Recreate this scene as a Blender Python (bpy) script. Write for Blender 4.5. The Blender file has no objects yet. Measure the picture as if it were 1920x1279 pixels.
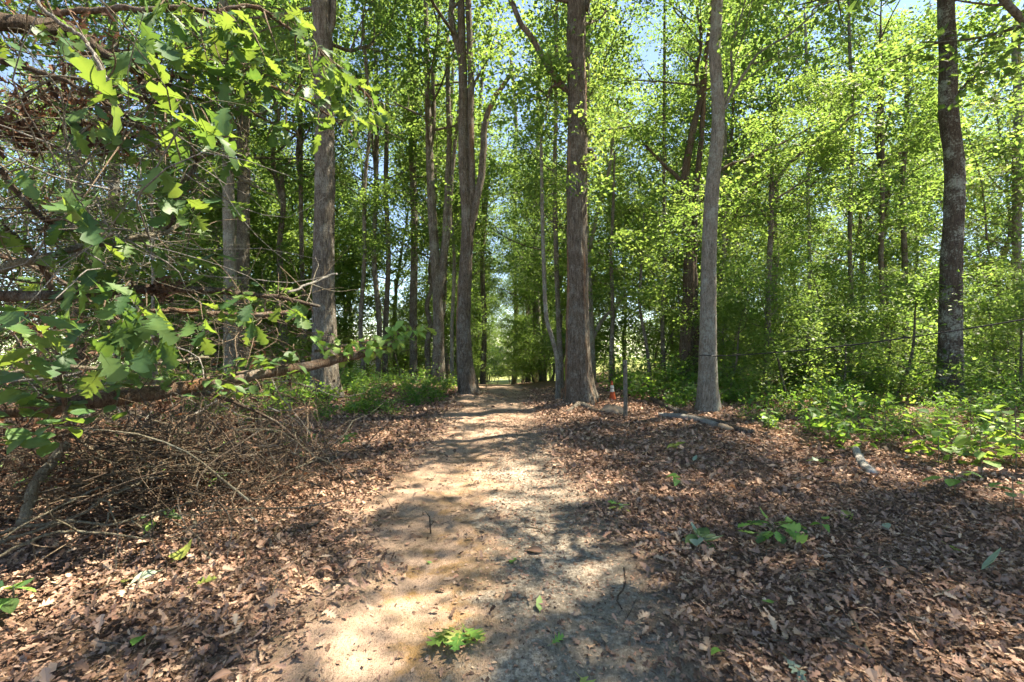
import bpy, math, random
import numpy as np
from mathutils import Vector, Matrix, Euler, Quaternion

R = math.radians
scene = bpy.context.scene
C = scene.collection
rng = np.random.default_rng(7)
random.seed(7)

# ------------------------------------------------------------------ camera, sky, sun, exposure
FPX = 853.33                       # focal length in pixels of the 1920 px wide photograph (16 mm)
CAMZ = 1.5
cam_d = bpy.data.cameras.new('camera'); cam_d.lens = 16; cam_d.sensor_width = 36
cam_d.clip_end = 2000; cam_d.clip_start = 0.05
cam = bpy.data.objects.new('camera', cam_d); C.objects.link(cam)
cam.location = (0, 0, CAMZ); cam.rotation_euler = (R(90), 0, 0)
scene.camera = cam

SUN_AZ, SUN_EL = 68, 60            # azimuth from the view direction towards the right
world = bpy.data.worlds.new('World'); scene.world = world; world.use_nodes = True
wn = world.node_tree.nodes; wl = world.node_tree.links
wn.clear()
sky = wn.new('ShaderNodeTexSky'); sky.sky_type = 'NISHITA'; sky.sun_disc = False
sky.sun_elevation = R(SUN_EL); sky.sun_rotation = R(SUN_AZ)
sky.air_density = 0.7; sky.dust_density = 0.0; sky.ozone_density = 2.5
bg = wn.new('ShaderNodeBackground'); bg.inputs['Strength'].default_value = 0.1
wo = wn.new('ShaderNodeOutputWorld')
wl.new(sky.outputs[0], bg.inputs[0]); wl.new(bg.outputs[0], wo.inputs[0])

sd = bpy.data.lights.new('sun', 'SUN'); sd.energy = 5.0; sd.angle = R(0.55); sd.color = (1.0, 0.97, 0.92)
sun = bpy.data.objects.new('sun', sd); C.objects.link(sun)
SV = Vector((math.sin(R(SUN_AZ)) * math.cos(R(SUN_EL)), math.cos(R(SUN_AZ)) * math.cos(R(SUN_EL)), math.sin(R(SUN_EL))))
sun.rotation_euler = SV.to_track_quat('Z', 'Y').to_euler(); sun.location = SV * 60

scene.view_settings.view_transform = 'Standard'; scene.view_settings.look = 'None'
scene.view_settings.gamma = 1; scene.view_settings.use_curve_mapping = False
scene.view_settings.use_white_balance = True; scene.view_settings.white_balance_temperature = 8000; scene.view_settings.white_balance_tint = 10   # camera balanced for the shade
scene.view_settings.exposure = 2.3
scene.render.engine = 'CYCLES'
cy = scene.cycles
cy.max_bounces = 4; cy.diffuse_bounces = 4; cy.transmission_bounces = 4; cy.glossy_bounces = 2
cy.transparent_max_bounces = 4; cy.use_denoising = True
cy.caustics_reflective = False; cy.caustics_refractive = False
cy.sample_clamp_indirect = 8; cy.use_adaptive_sampling = True; cy.adaptive_threshold = 0.03

# ------------------------------------------------------------------ helpers
def vn(x, y, seed=0, px=0):
    """2-d value noise 0..1; px > 0 makes it periodic in x."""
    x = np.asarray(x, float); y = np.asarray(y, float)
    ix = np.floor(x).astype(np.int64); iy = np.floor(y).astype(np.int64)
    fx = x - ix; fy = y - iy
    fx = fx * fx * (3 - 2 * fx); fy = fy * fy * (3 - 2 * fy)
    def hsh(a, b):
        if px: a = a % px
        n = (a * 374761393 + b * 668265263 + seed * 1442695041) & 0x7fffffff
        n = ((n ^ (n >> 13)) * 1274126177) & 0x7fffffff
        n = (n ^ (n >> 16)) & 0xffff
        return n / 65535.0
    return (hsh(ix, iy) * (1 - fx) + hsh(ix + 1, iy) * fx) * (1 - fy) + (hsh(ix, iy + 1) * (1 - fx) + hsh(ix + 1, iy + 1) * fx) * fy

def sstep(a, b, x):
    t = np.clip((np.asarray(x, float) - a) / (b - a), 0, 1); return t * t * (3 - 2 * t)

def xpath(y): return -0.02 - 0.028 * np.asarray(y, float)

def ground_h(x, y):
    x = np.asarray(x, float); y = np.asarray(y, float)
    yy = np.clip(y, -60, 64)
    drop = 0.096 * 2.0 * np.log1p(np.exp((yy - 15.6) / 2.0))
    drop = drop + 0.05 * np.clip(y - 64, 0, None)
    drop = drop * (1 - 0.35 * sstep(4, 14, x))
    u = np.abs(x - xpath(y))
    bank = 0.22 * sstep(1.1, 3.2, u) * sstep(7, 14, y)
    rut = -0.03 * np.exp(-((x - xpath(y) + 0.45) / 0.22) ** 2) - 0.025 * np.exp(-((x - xpath(y) - 0.55) / 0.25) ** 2)
    n = 0.10 * (vn(x * 0.45, y * 0.45, 3) - 0.5) + 0.05 * (vn(x * 1.6, y * 1.6, 4) - 0.5) + 0.012 * (vn(x * 7, y * 7, 5) - 0.5)
    brush = 0.16 * np.exp(-(((x + 4.0) / 2.0) ** 2 + ((y - 4.6) / 1.5) ** 2))
    for hx, hy, hh in ((-4.3, 10.5, .12), (1.58, 10.4, .13), (-1.18, 12.6, .12), (3.84, 8.9, .09), (10.1, 10.5, .1)):
        brush = brush + hh * np.exp(-((x - hx) ** 2 + (y - hy) ** 2) / .42)
    return -drop + bank + rut + n * (0.35 + 0.65 * sstep(0.6, 1.8, u)) + brush

def P(px, py, d):
    return Vector(((px - 960) / FPX * d, d, CAMZ - (py - 640) / FPX * d))

def G(px, py, lift=0.0):
    """ground point seen at a pixel of the photograph"""
    d = FPX * CAMZ / (py - 640)
    for _ in range(6):
        x = (px - 960) / FPX * d
        d = FPX * (CAMZ - float(ground_h(x, d))) / (py - 640)
    x = (px - 960) / FPX * d
    return Vector((x, d, float(ground_h(x, d)) + lift))

def GX(px, d, lift=0.0):
    x = (px - 960) / FPX * d
    return Vector((x, d, float(ground_h(x, d)) + lift))

class MB:
    def __init__(s): s.v = []; s.q = []; s.t = []; s.a = []; s.n = 0
    def add(s, v, q=None, t=None, a=None):
        v = np.asarray(v, np.float32).reshape(-1, 3)
        s.v.append(v)
        if q is not None and len(q): s.q.append(np.asarray(q, np.int64) + s.n)
        if t is not None and len(t): s.t.append(np.asarray(t, np.int64) + s.n)
        s.a.append(np.full(len(v), 0.5, np.float32) if a is None else np.broadcast_to(np.asarray(a, np.float32), (len(v),)))
        s.n += len(v)
    def mesh(s, name, mat, smooth=True, origin=None):
        V = np.concatenate(s.v).astype(np.float32)
        if origin is not None: V = V - np.asarray(origin, np.float32)
        Q = np.concatenate(s.q) if s.q else np.zeros((0, 4), np.int64)
        T = np.concatenate(s.t) if s.t else np.zeros((0, 3), np.int64)
        me = bpy.data.meshes.new(name)
        me.vertices.add(len(V)); me.vertices.foreach_set('co', V.ravel())
        loops = np.concatenate([Q.ravel(), T.ravel()]).astype(np.int32)
        me.loops.add(len(loops)); me.loops.foreach_set('vertex_index', loops)
        npoly = len(Q) + len(T)
        me.polygons.add(npoly)
        st = np.concatenate([np.arange(len(Q)) * 4, len(Q) * 4 + np.arange(len(T)) * 3]).astype(np.int32)
        me.polygons.foreach_set('loop_start', st)
        me.polygons.foreach_set('use_smooth', np.full(npoly, smooth, bool))
        at = me.attributes.new('tint', 'FLOAT', 'POINT')
        at.data.foreach_set('value', np.concatenate(s.a).astype(np.float32))
        me.update(calc_edges=True)
        if mat: me.materials.append(mat)
        return me

def crm(pts, n):
    """Catmull-Rom through pts (k,m), n samples per span"""
    p = np.asarray(pts, float)
    if len(p) < 3:
        t = np.linspace(0, 1, n + 1)[:, None]; return p[0] * (1 - t) + p[1] * t
    e = np.vstack([2 * p[0] - p[1], p, 2 * p[-1] - p[-2]])
    out = []
    for i in range(len(p) - 1):
        a, b, c, d = e[i:i + 4]
        t = np.linspace(0, 1, n, endpoint=False)[:, None]
        out.append(0.5 * (2 * b + (c - a) * t + (2 * a - 5 * b + 4 * c - d) * t ** 2 + (3 * b - a - 3 * c + d) * t ** 3))
    out.append(p[-1:]); return np.vstack(out)

def frames(p):
    t = np.gradient(p, axis=0); t /= (np.linalg.norm(t, axis=1, keepdims=True) + 1e-9)
    ref = np.array([1.0, 0, 0]) if abs(t[0][0]) < 0.8 else np.array([0, 1.0, 0])
    us = []; u = ref
    for i in range(len(p)):
        u = u - t[i] * np.dot(u, t[i]); u = u / (np.linalg.norm(u) + 1e-9); us.append(u)
    us = np.array(us); return t, us, np.cross(t, us)

def tube(mb, pts, rad, seg=6, a=None, mod=None, cap=True):
    p = np.asarray(pts, float); r = np.broadcast_to(np.asarray(rad, float), (len(p),))
    t, u, w = frames(p)
    th = np.arange(seg) / seg * 2 * np.pi
    rr = r[:, None] * (np.ones((len(p), seg)) if mod is None else mod)
    v = p[:, None, :] + rr[..., None] * (np.cos(th)[None, :, None] * u[:, None, :] + np.sin(th)[None, :, None] * w[:, None, :])
    k = len(p)
    i = np.arange(k - 1)[:, None] * seg; j = np.arange(seg)[None, :]; j2 = (j + 1) % seg
    q = np.stack([i + j, i + j2, i + seg + j2, i + seg + j], -1).reshape(-1, 4)
    v = v.reshape(-1, 3); tr = None
    if cap:
        v = np.vstack([v, p[:1], p[-1:]]); n0 = k * seg
        jj = np.arange(seg); j3 = (jj + 1) % seg
        tr = np.vstack([np.stack([np.full(seg, n0), j3, jj], -1), np.stack([np.full(seg, n0 + 1), (k - 1) * seg + jj, (k - 1) * seg + j3], -1)])
    mb.add(v, q, tr, a)

def bark_tube(mb, pts, rad, seg=48, fine=0.08, ridge=0.06, flare=0.45, seed=0, finetop=9.0, roots=5, kfur=20):
    """trunk with real furrows, swellings and root flare"""
    ctr = crm(np.column_stack([pts, rad]), 24)
    cs = np.r_[0, np.cumsum(np.linalg.norm(np.diff(ctr[:, :3], axis=0), axis=1))]
    s = []; x = 0.0
    while x < cs[-1]:
        s.append(x); x += fine if x < finetop else fine * 5
    s.append(cs[-1]); s = np.array(s)
    c = np.stack([np.interp(s, cs, ctr[:, k]) for k in range(4)], -1)
    th = np.arange(seg) / seg
    T, S = np.meshgrid(th, s)
    wob = 0.5 * (vn(T * 4, S * 0.9, seed + 1, 4) - 0.5)
    fur = vn((T + wob * 0.1) * kfur, S * 2.2 + 7 * vn(T * kfur, S * 0, seed + 9, kfur), seed + 2, kfur)
    fur = np.abs(fur - 0.5) * 2
    fin = vn(T * kfur * 2, S * 6, seed + 3, kfur * 2)
    big = vn(T * 5, S * 0.7, seed + 4, 5) - 0.5
    mod = 1 + 1.7 * ridge * (fur - 0.4) + ridge * 0.9 * (fin - 0.5) + 0.12 * big
    fl = np.exp(-S / 0.42)
    mod = mod + flare * fl * (0.55 + 0.6 * (0.5 + 0.5 * np.cos(2 * np.pi * (T * roots) + seed)) * vn(T * roots, S * 0 + 1, seed + 6, roots))
    mod = mod + flare * 0.25 * np.exp(-S / 1.2)
    tube(mb, c[:, :3], c[:, 3], seg, a=None, mod=mod)
    return c

def rnd_frames(nrm, g):
    """random tangent frames for normals (N,3)"""
    nrm = nrm / np.linalg.norm(nrm, axis=1, keepdims=True)
    r = g.normal(size=nrm.shape)
    d = r - nrm * np.sum(r * nrm, 1, keepdims=True); d /= np.linalg.norm(d, axis=1, keepdims=True)
    return d, np.cross(nrm, d), nrm

def leaf_tpl(kind):
    """flat leaf outline: verts (k,2) x along the midrib, tris"""
    if kind == 'simple':
        v = [(0, 0), (.45, .3), (1, 0), (.45, -.3)]; t = [(0, 2, 1), (0, 3, 2)]
    elif kind == 'hex':
        v = [(0, 0), (.25, .27), (.65, .25), (1, 0), (.65, -.25), (.25, -.27)]; t = [(0, 2, 1), (0, 3, 2), (0, 4, 3), (0, 5, 4)]
    elif kind == 'star':
        v = [(0, 0), (.1, .42), (.38, .2), (.62, .42), (.66, .14), (1, 0), (.66, -.14), (.62, -.42), (.38, -.2), (.1, -.42)]
        t = [(0, 2, 1), (2, 4, 3), (0, 4, 2), (0, 5, 4), (0, 6, 5), (0, 8, 6), (8, 7, 6), (0, 9, 8)]
    else:
        if kind == 'oak':        # rounded lobes
            st = [(0, .0), (.10, .05), (.22, .17), (.30, .11), (.42, .27), (.50, .13), (.62, .33), (.72, .16), (.84, .24), (.93, .14), (1, .0)]
            shift = [0, 0, .05, -.01, .06, -.01, .07, 0, .06, .03, 0]
        elif kind == 'pin':      # deep pointed lobes
            st = [(0, .0), (.15, .03), (.27, .25), (.33, .06), (.48, .40), (.53, .08), (.70, .34), (.76, .09), (.88, .16), (.93, .05), (1, .0)]
            shift = [0, 0, .04, 0, .09, 0, .11, 0, .08, 0, 0]
        elif kind == 'oakl':     # cheap litter oak
            st = [(0, .01), (.2, .16), (.32, .08), (.5, .27), (.6, .10), (.78, .22), (1, .01)]
            shift = [0, .05, 0, .06, 0, .05, 0]
        elif kind == 'oval':
            st = [(0, .0), (.08, .10), (.25, .24), (.5, .30), (.75, .22), (.92, .08), (1, .0)]; shift = [0] * 7
        elif kind == 'heart':
            st = [(0, .06), (.0, .30), (.18, .42), (.42, .40), (.68, .24), (.88, .09), (1, .0)]; shift = [0, -.1, -.04, 0, 0, 0, 0]
        n = len(st); v = []
        for (x, w), sh in zip(st, shift): v += [(x, 0), (x + sh, w), (x + sh, -w)]
        t = []
        for i in range(n - 1):
            a, b = 3 * i, 3 * i + 3
            t += [(a, b, b + 1), (a, b + 1, a + 1), (a, b + 2, b), (a, a + 2, b + 2)]
    return np.array(v, float), np.array(t)

TPL = {k: leaf_tpl(k) for k in ('simple', 'hex', 'star', 'oak', 'pin', 'oakl', 'oval', 'heart')}

def leaves(mb, cen, size, nrm, g, kind='simple', fold=0.25, curl=0.15, tint=None, dirs=None, lens=None):
    v2, tr = TPL[kind]; N = len(cen)
    if N == 0: return
    d, w, n = rnd_frames(np.asarray(nrm, float), g)
    if dirs is not None:
        d = dirs - n * np.sum(dirs * n, 1, keepdims=True); d /= (np.linalg.norm(d, axis=1, keepdims=True) + 1e-9); w = np.cross(n, d)
    x = v2[None, :, 0] - 0.0; y = v2[None, :, 1]
    cu = g.normal(0, 1, (N, 1)) * curl; fo = fold * (0.4 + 0.9 * g.random((N, 1))); tw = g.normal(0, 1, (N, 1)) * curl * 2
    z = fo * np.abs(y) - (cu + curl * 0.5) * x * x + tw * y * (x - 0.3)
    s = np.asarray(size)[:, None, None]
    wr = (0.8 + 0.4 * g.random((N, 1)))
    V = cen[:, None, :] + s * (x[..., None] * d[:, None, :] + (y * wr)[..., None] * w[:, None, :] + z[..., None] * n[:, None, :])
    k = len(v2)
    T = (np.arange(N)[:, None, None] * k + tr[None]).reshape(-1, 3)
    if tint is None: tint = g.random(N)
    tv = np.repeat(tint, k)
    if kind in ('oak', 'pin', 'oval', 'heart'): tv = np.clip(tv + np.tile(np.where(np.abs(v2[:, 1]) < 1e-6, .22, -.08), N), 0, 1)
    mb.add(V.reshape(-1, 3), None, T, tv)

# ------------------------------------------------------------------ object helpers
def thing(name, label, cat, loc=(0, 0, 0), rz=0.0, scale=1.0, group=None, kind=None):
    o = bpy.data.objects.new(name, None); C.objects.link(o)
    o.empty_display_size = 0.2
    o.location = loc; o.rotation_euler = (0, 0, rz); o.scale = (scale,) * 3 if np.isscalar(scale) else scale
    o['label'] = label; o['category'] = cat
    if group: o['group'] = group
    if kind: o['kind'] = kind
    return o
def part(name, me, parent, loc=(0, 0, 0), rot=None, scale=None, kind=None):
    o = bpy.data.objects.new(name, me); C.objects.link(o); o.parent = parent
    o.location = loc
    if rot is not None: o.rotation_euler = rot
    if scale is not None: o.scale = (scale,) * 3 if np.isscalar(scale) else scale
    if kind: o['kind'] = kind
    return o
def solo(name, me, label, cat, loc=(0, 0, 0), group=None, kind=None, rot=None, scale=None):
    o = bpy.data.objects.new(name, me); C.objects.link(o); o.location = loc
    if rot is not None: o.rotation_euler = rot
    if scale is not None: o.scale = (scale,) * 3 if np.isscalar(scale) else scale
    if label: o['label'] = label
    if cat: o['category'] = cat
    if group: o['group'] = group
    if kind: o['kind'] = kind
    return o
def copy_tree(o, parent=None):
    c = o.copy(); C.objects.link(c); c.parent = parent
    for ch in o.children: copy_tree(ch, c)
    return c

# ------------------------------------------------------------------ materials
class NT:
    def __init__(s, name):
        s.m = bpy.data.materials.new(name); s.m.use_nodes = True
        s.n = s.m.node_tree.nodes; s.l = s.m.node_tree.links; s.n.clear()
        s.out = s.n.new('ShaderNodeOutputMaterial')
    def node(s, t, **kw):
        nd = s.n.new(t)
        for k, v in kw.items():
            if hasattr(nd, k): setattr(nd, k, v)
        return nd
    def link(s, a, b): s.l.new(a, b)
    def val(s, x, inp):
        if isinstance(x, (int, float)): inp.default_value = x
        elif isinstance(x, (tuple, list)):
            inp.default_value = tuple(x) + ((1,) if len(x) == 3 and len(inp.default_value) == 4 else ())
        else: s.link(x, inp)
    def math(s, op, a, b=0.0, c=0.0, clamp=False):
        nd = s.n.new('ShaderNodeMath'); nd.operation = op; nd.use_clamp = clamp
        s.val(a, nd.inputs[0]); s.val(b, nd.inputs[1]); s.val(c, nd.inputs[2]); return nd.outputs[0]
    def mix(s, f, a, b, mode='MIX'):
        nd = s.n.new('ShaderNodeMix'); nd.data_type = 'RGBA'; nd.blend_type = mode
        s.val(f, nd.inputs[0]); s.val(a, nd.inputs[6]); s.val(b, nd.inputs[7]); return nd.outputs[2]
    def ramp(s, f, stops, interp='LINEAR'):
        nd = s.n.new('ShaderNodeValToRGB'); cr = nd.color_ramp; cr.interpolation = interp
        while len(cr.elements) < len(stops): cr.elements.new(0.5)
        for e, (p, c) in zip(cr.elements, stops):
            e.position = p; e.color = (c if isinstance(c, (tuple, list)) else (c, c, c)) + (() if (isinstance(c, (tuple, list)) and len(c) == 4) else (1,))
        s.val(f, nd.inputs[0]); return nd.outputs[0]
    def noise(s, vec, scale, detail=4, rough=0.55, dist=0.0):
        nd = s.n.new('ShaderNodeTexNoise'); s.link(vec, nd.inputs['Vector'])
        nd.inputs['Scale'].default_value = scale; nd.inputs['Detail'].default_value = detail
        nd.inputs['Roughness'].default_value = rough; nd.inputs['Distortion'].default_value = dist
        return nd.outputs[0]
    def voro(s, vec, scale, feature='F1', out=0):
        nd = s.n.new('ShaderNodeTexVoronoi'); nd.feature = feature; s.link(vec, nd.inputs['Vector'])
        nd.inputs['Scale'].default_value = scale; return nd.outputs[out]
    def mapping(s, vec, scale=(1, 1, 1), loc=(0, 0, 0)):
        nd = s.n.new('ShaderNodeMapping'); s.link(vec, nd.inputs[0]); nd.inputs['Scale'].default_value = scale; nd.inputs['Location'].default_value = loc
        return nd.outputs[0]
    def coord(s, which='Object'): return s.n.new('ShaderNodeTexCoord').outputs[which]
    def pos(s): return s.n.new('ShaderNodeNewGeometry').outputs['Position']
    def xyz(s, v):
        nd = s.n.new('ShaderNodeSeparateXYZ'); s.link(v, nd.inputs[0]); return nd.outputs
    def attr(s, name):
        nd = s.n.new('ShaderNodeAttribute'); nd.attribute_name = name; return nd.outputs['Fac']
    def bump(s, h, strength=0.4, dist=0.02):
        nd = s.n.new('ShaderNodeBump'); s.link(h, nd.inputs['Height']); nd.inputs['Strength'].default_value = strength
        nd.inputs['Distance'].default_value = dist; return nd.outputs[0]
    def bsdf(s, col, rough=0.85, spec=0.2, normal=None, surface=True):
        b = s.n.new('ShaderNodeBsdfPrincipled'); s.val(col, b.inputs['Base Color']); s.val(rough, b.inputs['Roughness'])
        b.inputs['Specular IOR Level'].default_value = spec
        if normal is not None: s.link(normal, b.inputs['Normal'])
        if surface: s.link(b.outputs[0], s.out.inputs[0])
        return b.outputs[0]

def leaf_mat(name, stops, tstops, trans=0.45, rough=0.5, spec=0.3, vary=0.12):
    n = NT(name)
    t = n.attr('tint')
    oi = n.node('ShaderNodeObjectInfo').outputs['Random']
    f = n.math('ADD', t, n.math('MULTIPLY', n.math('SUBTRACT', oi, 0.5), vary * 2), clamp=True)
    col = n.ramp(f, stops); tcol = n.ramp(f, tstops)
    b = n.bsdf(col, rough, spec, surface=False)
    tr = n.node('ShaderNodeBsdfTranslucent'); n.link(tcol, tr.inputs[0])
    mx = n.node('ShaderNodeMixShader'); mx.inputs[0].default_value = trans
    n.link(b, mx.inputs[1]); n.link(tr.outputs[0], mx.inputs[2]); n.link(mx.outputs[0], n.out.inputs[0])
    return n.m

M = {}
M['canopy'] = leaf_mat('canopy_leaf', [(0, (.031, .064, .020)), (.5, (.056, .102, .030)), (1, (.098, .145, .042))],
                       [(0, (.125, .255, .05)), (.5, (.215, .35, .07)), (1, (.32, .43, .09))], .5)
M['under'] = leaf_mat('understory_leaf', [(0, (.034, .074, .022)), (.5, (.062, .118, .034)), (1, (.10, .155, .045))],
                      [(0, (.16, .30, .055)), (.5, (.26, .41, .08)), (1, (.36, .47, .10))], .52)
M['shrub'] = leaf_mat('shrub_leaf', [(0, (.030, .085, .028)), (.5, (.055, .14, .04)), (1, (.12, .20, .05))],
                      [(0, (.16, .36, .05)), (.5, (.26, .46, .06)), (1, (.42, .54, .08))], .5)
M['oak_green'] = leaf_mat('oak_leaf_green', [(0, (.035, .085, .035)), (.5, (.05, .115, .042)), (1, (.085, .15, .045))],
                          [(0, (.12, .24, .04)), (.5, (.22, .36, .05)), (1, (.30, .42, .06))], .36, .5, .25)
M['yellow_leaf'] = leaf_mat('leaf_yellow_green', [(0, (.25, .32, .07)), (.5, (.32, .36, .09)), (1, (.40, .38, .12))],
                            [(0, (.3, .42, .05)), (1, (.42, .46, .08))], .3, .5, .35)
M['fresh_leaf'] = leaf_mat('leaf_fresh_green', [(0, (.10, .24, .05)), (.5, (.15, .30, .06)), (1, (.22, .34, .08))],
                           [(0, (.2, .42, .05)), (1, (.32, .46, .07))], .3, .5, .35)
M['pale_leaf'] = leaf_mat('leaf_pale_underside', [(0, (.22, .32, .24)), (.5, (.28, .36, .26)), (1, (.33, .40, .28))],
                          [(0, (.2, .3, .12)), (1, (.3, .4, .16))], .25, .6, .3)
M['blue_leaf'] = leaf_mat('blue_green_leaf', [(0, (.025, .07, .06)), (1, (.05, .12, .085))], [(0, (.05, .16, .09)), (1, (.09, .2, .11))], .3)
M['needle'] = leaf_mat('pine_needles', [(0, (.09, .12, .03)), (1, (.2, .2, .06))], [(0, (.2, .24, .05)), (1, (.34, .34, .09))], .4)
M['dry'] = leaf_mat('dry_leaf', [(0, (.075, .048, .035)), (.18, (.18, .108, .072)), (.36, (.31, .185, .125)), (.5, (.26, .185, .145)), (.62, (.40, .215, .14)), (.75, (.35, .245, .185)), (.88, (.46, .305, .20)), (1, (.54, .40, .28))],
                    [(0, (.08, .04, .02)), (1, (.34, .18, .08))], .12, .7, .25, 0.15)
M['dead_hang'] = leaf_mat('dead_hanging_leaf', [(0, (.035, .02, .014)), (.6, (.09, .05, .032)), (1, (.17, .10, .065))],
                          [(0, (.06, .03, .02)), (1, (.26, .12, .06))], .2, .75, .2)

def bark_mat(name, lo, mid, hi, lichen=0.0, lich_col=(.36, .40, .36), warm=0.0, scale=1.0, spec=.15):
    n = NT(name); o = n.coord('Object')
    st = n.mapping(o, (1, 1, .20))
    a = n.noise(st, 24 * scale, 6, .72, 1.1); b = n.noise(o, 5 * scale, 4, .6); c = n.noise(n.mapping(o, (1, 1, .4)), 70 * scale, 3, .6)
    f = n.math('ADD', n.math('MULTIPLY', a, .8), n.math('MULTIPLY', c, .3))
    col = n.ramp(f, [(.42, lo), (.54, mid), (.68, hi)])
    col = n.mix(n.math('MULTIPLY', b, .35), col, mid)
    if warm:
        wv = n.ramp(n.noise(n.mapping(o, (1.4, 1.4, .10), (3, 1, 0)), 2.6, 3), [(.56, 0.0), (.70, 1.0)])
        col = n.mix(n.math('MULTIPLY', wv, warm), col, (.24, .115, .05))
    if lichen:
        lv = n.ramp(n.math('ADD', n.math('MULTIPLY', n.noise(o, 3.2, 3), .5), n.math('MULTIPLY', n.noise(o, 26, 5, .7), .5)), [(.50, 0.0), (.60, 1.0)])
        col = n.mix(n.math('MULTIPLY', lv, lichen), col, lich_col)
    nb = n.bump(n.math('ADD', a, n.math('MULTIPLY', c, .5)), 1.0, .045)
    n.bsdf(col, .9, spec, nb)
    return n.m
M['bark_gray'] = bark_mat('bark_gray_brown', (.026, .021, .016), (.108, .092, .070), (.22, .195, .16), .3)
M['bark_warm'] = bark_mat('bark_warm_brown', (.024, .018, .013), (.092, .075, .056), (.195, .168, .135), .2, warm=.8)
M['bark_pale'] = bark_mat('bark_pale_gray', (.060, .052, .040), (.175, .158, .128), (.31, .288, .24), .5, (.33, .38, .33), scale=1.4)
M['bark_dark'] = bark_mat('bark_dark_lichen', (.022, .018, .015), (.075, .060, .05), (.13, .11, .095), .85, (.30, .34, .31), scale=1.2)
M['bark_red'] = bark_mat('bark_red_brown', (.028, .020, .015), (.09, .066, .050), (.17, .13, .10), .12, warm=.35)
M['bark_far'] = bark_mat('bark_plain', (.035, .029, .021), (.105, .088, .066), (.20, .17, .13), .3)
M['twig'] = bark_mat('twig_tan', (.085, .06, .038), (.205, .152, .10), (.33, .262, .185), .1, scale=3)
M['twig_gray'] = bark_mat('twig_gray_green', (.10, .088, .06), (.215, .19, .13), (.33, .30, .225), .3, scale=3)
M['limb'] = bark_mat('limb_brown', (.045, .03, .02), (.135, .088, .058), (.25, .18, .125), .25, warm=.7, scale=2)
M['limb_dark'] = bark_mat('limb_dark', (.03, .022, .016), (.09, .065, .047), (.17, .13, .10), .35, scale=2)
M['silver'] = bark_mat('weathered_wood_silver', (.10, .092, .078), (.235, .22, .19), (.38, .36, .325), .25, scale=2)
M['bleached'] = bark_mat('bleached_wood', (.28, .26, .23), (.46, .44, .40), (.60, .58, .54), .1, scale=2)
M['post'] = bark_mat('post_weathered_wood', (.07, .064, .05), (.155, .142, .115), (.24, .22, .185), .2, scale=2)

def plain(name, col, rough=.6, spec=.3, var=.25, sc=12):
    n = NT(name); f = n.noise(n.coord(), sc, 5, .6)
    c = n.mix(n.ramp(f, [(.35, 0.0), (.7, 1.0)]), tuple(x * (1 - var) for x in col), tuple(min(1, x * (1 + var)) for x in col))
    n.bsdf(c, rough, spec, n.bump(f, .15, .005)); return n.m
M['orange'] = plain('cone_orange', (.46, .085, .026), .5)
M['white'] = plain('cone_white', (.50, .48, .42), .5, var=.12)
M['black'] = plain('cone_black', (.03, .03, .03), .6)
M['cable'] = plain('cable_black', (.018, .018, .02), .5)
M['wall'] = plain('house_wall', (.72, .70, .68), .7, var=.06)
M['roof'] = plain('house_roof', (.42, .20, .17), .8, var=.2)
M['glass'] = plain('house_glass', (.05, .07, .09), .15, .5)
M['rock'] = plain('rock_tan', (.30, .22, .15), .9, .1, .35, 9)

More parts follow.
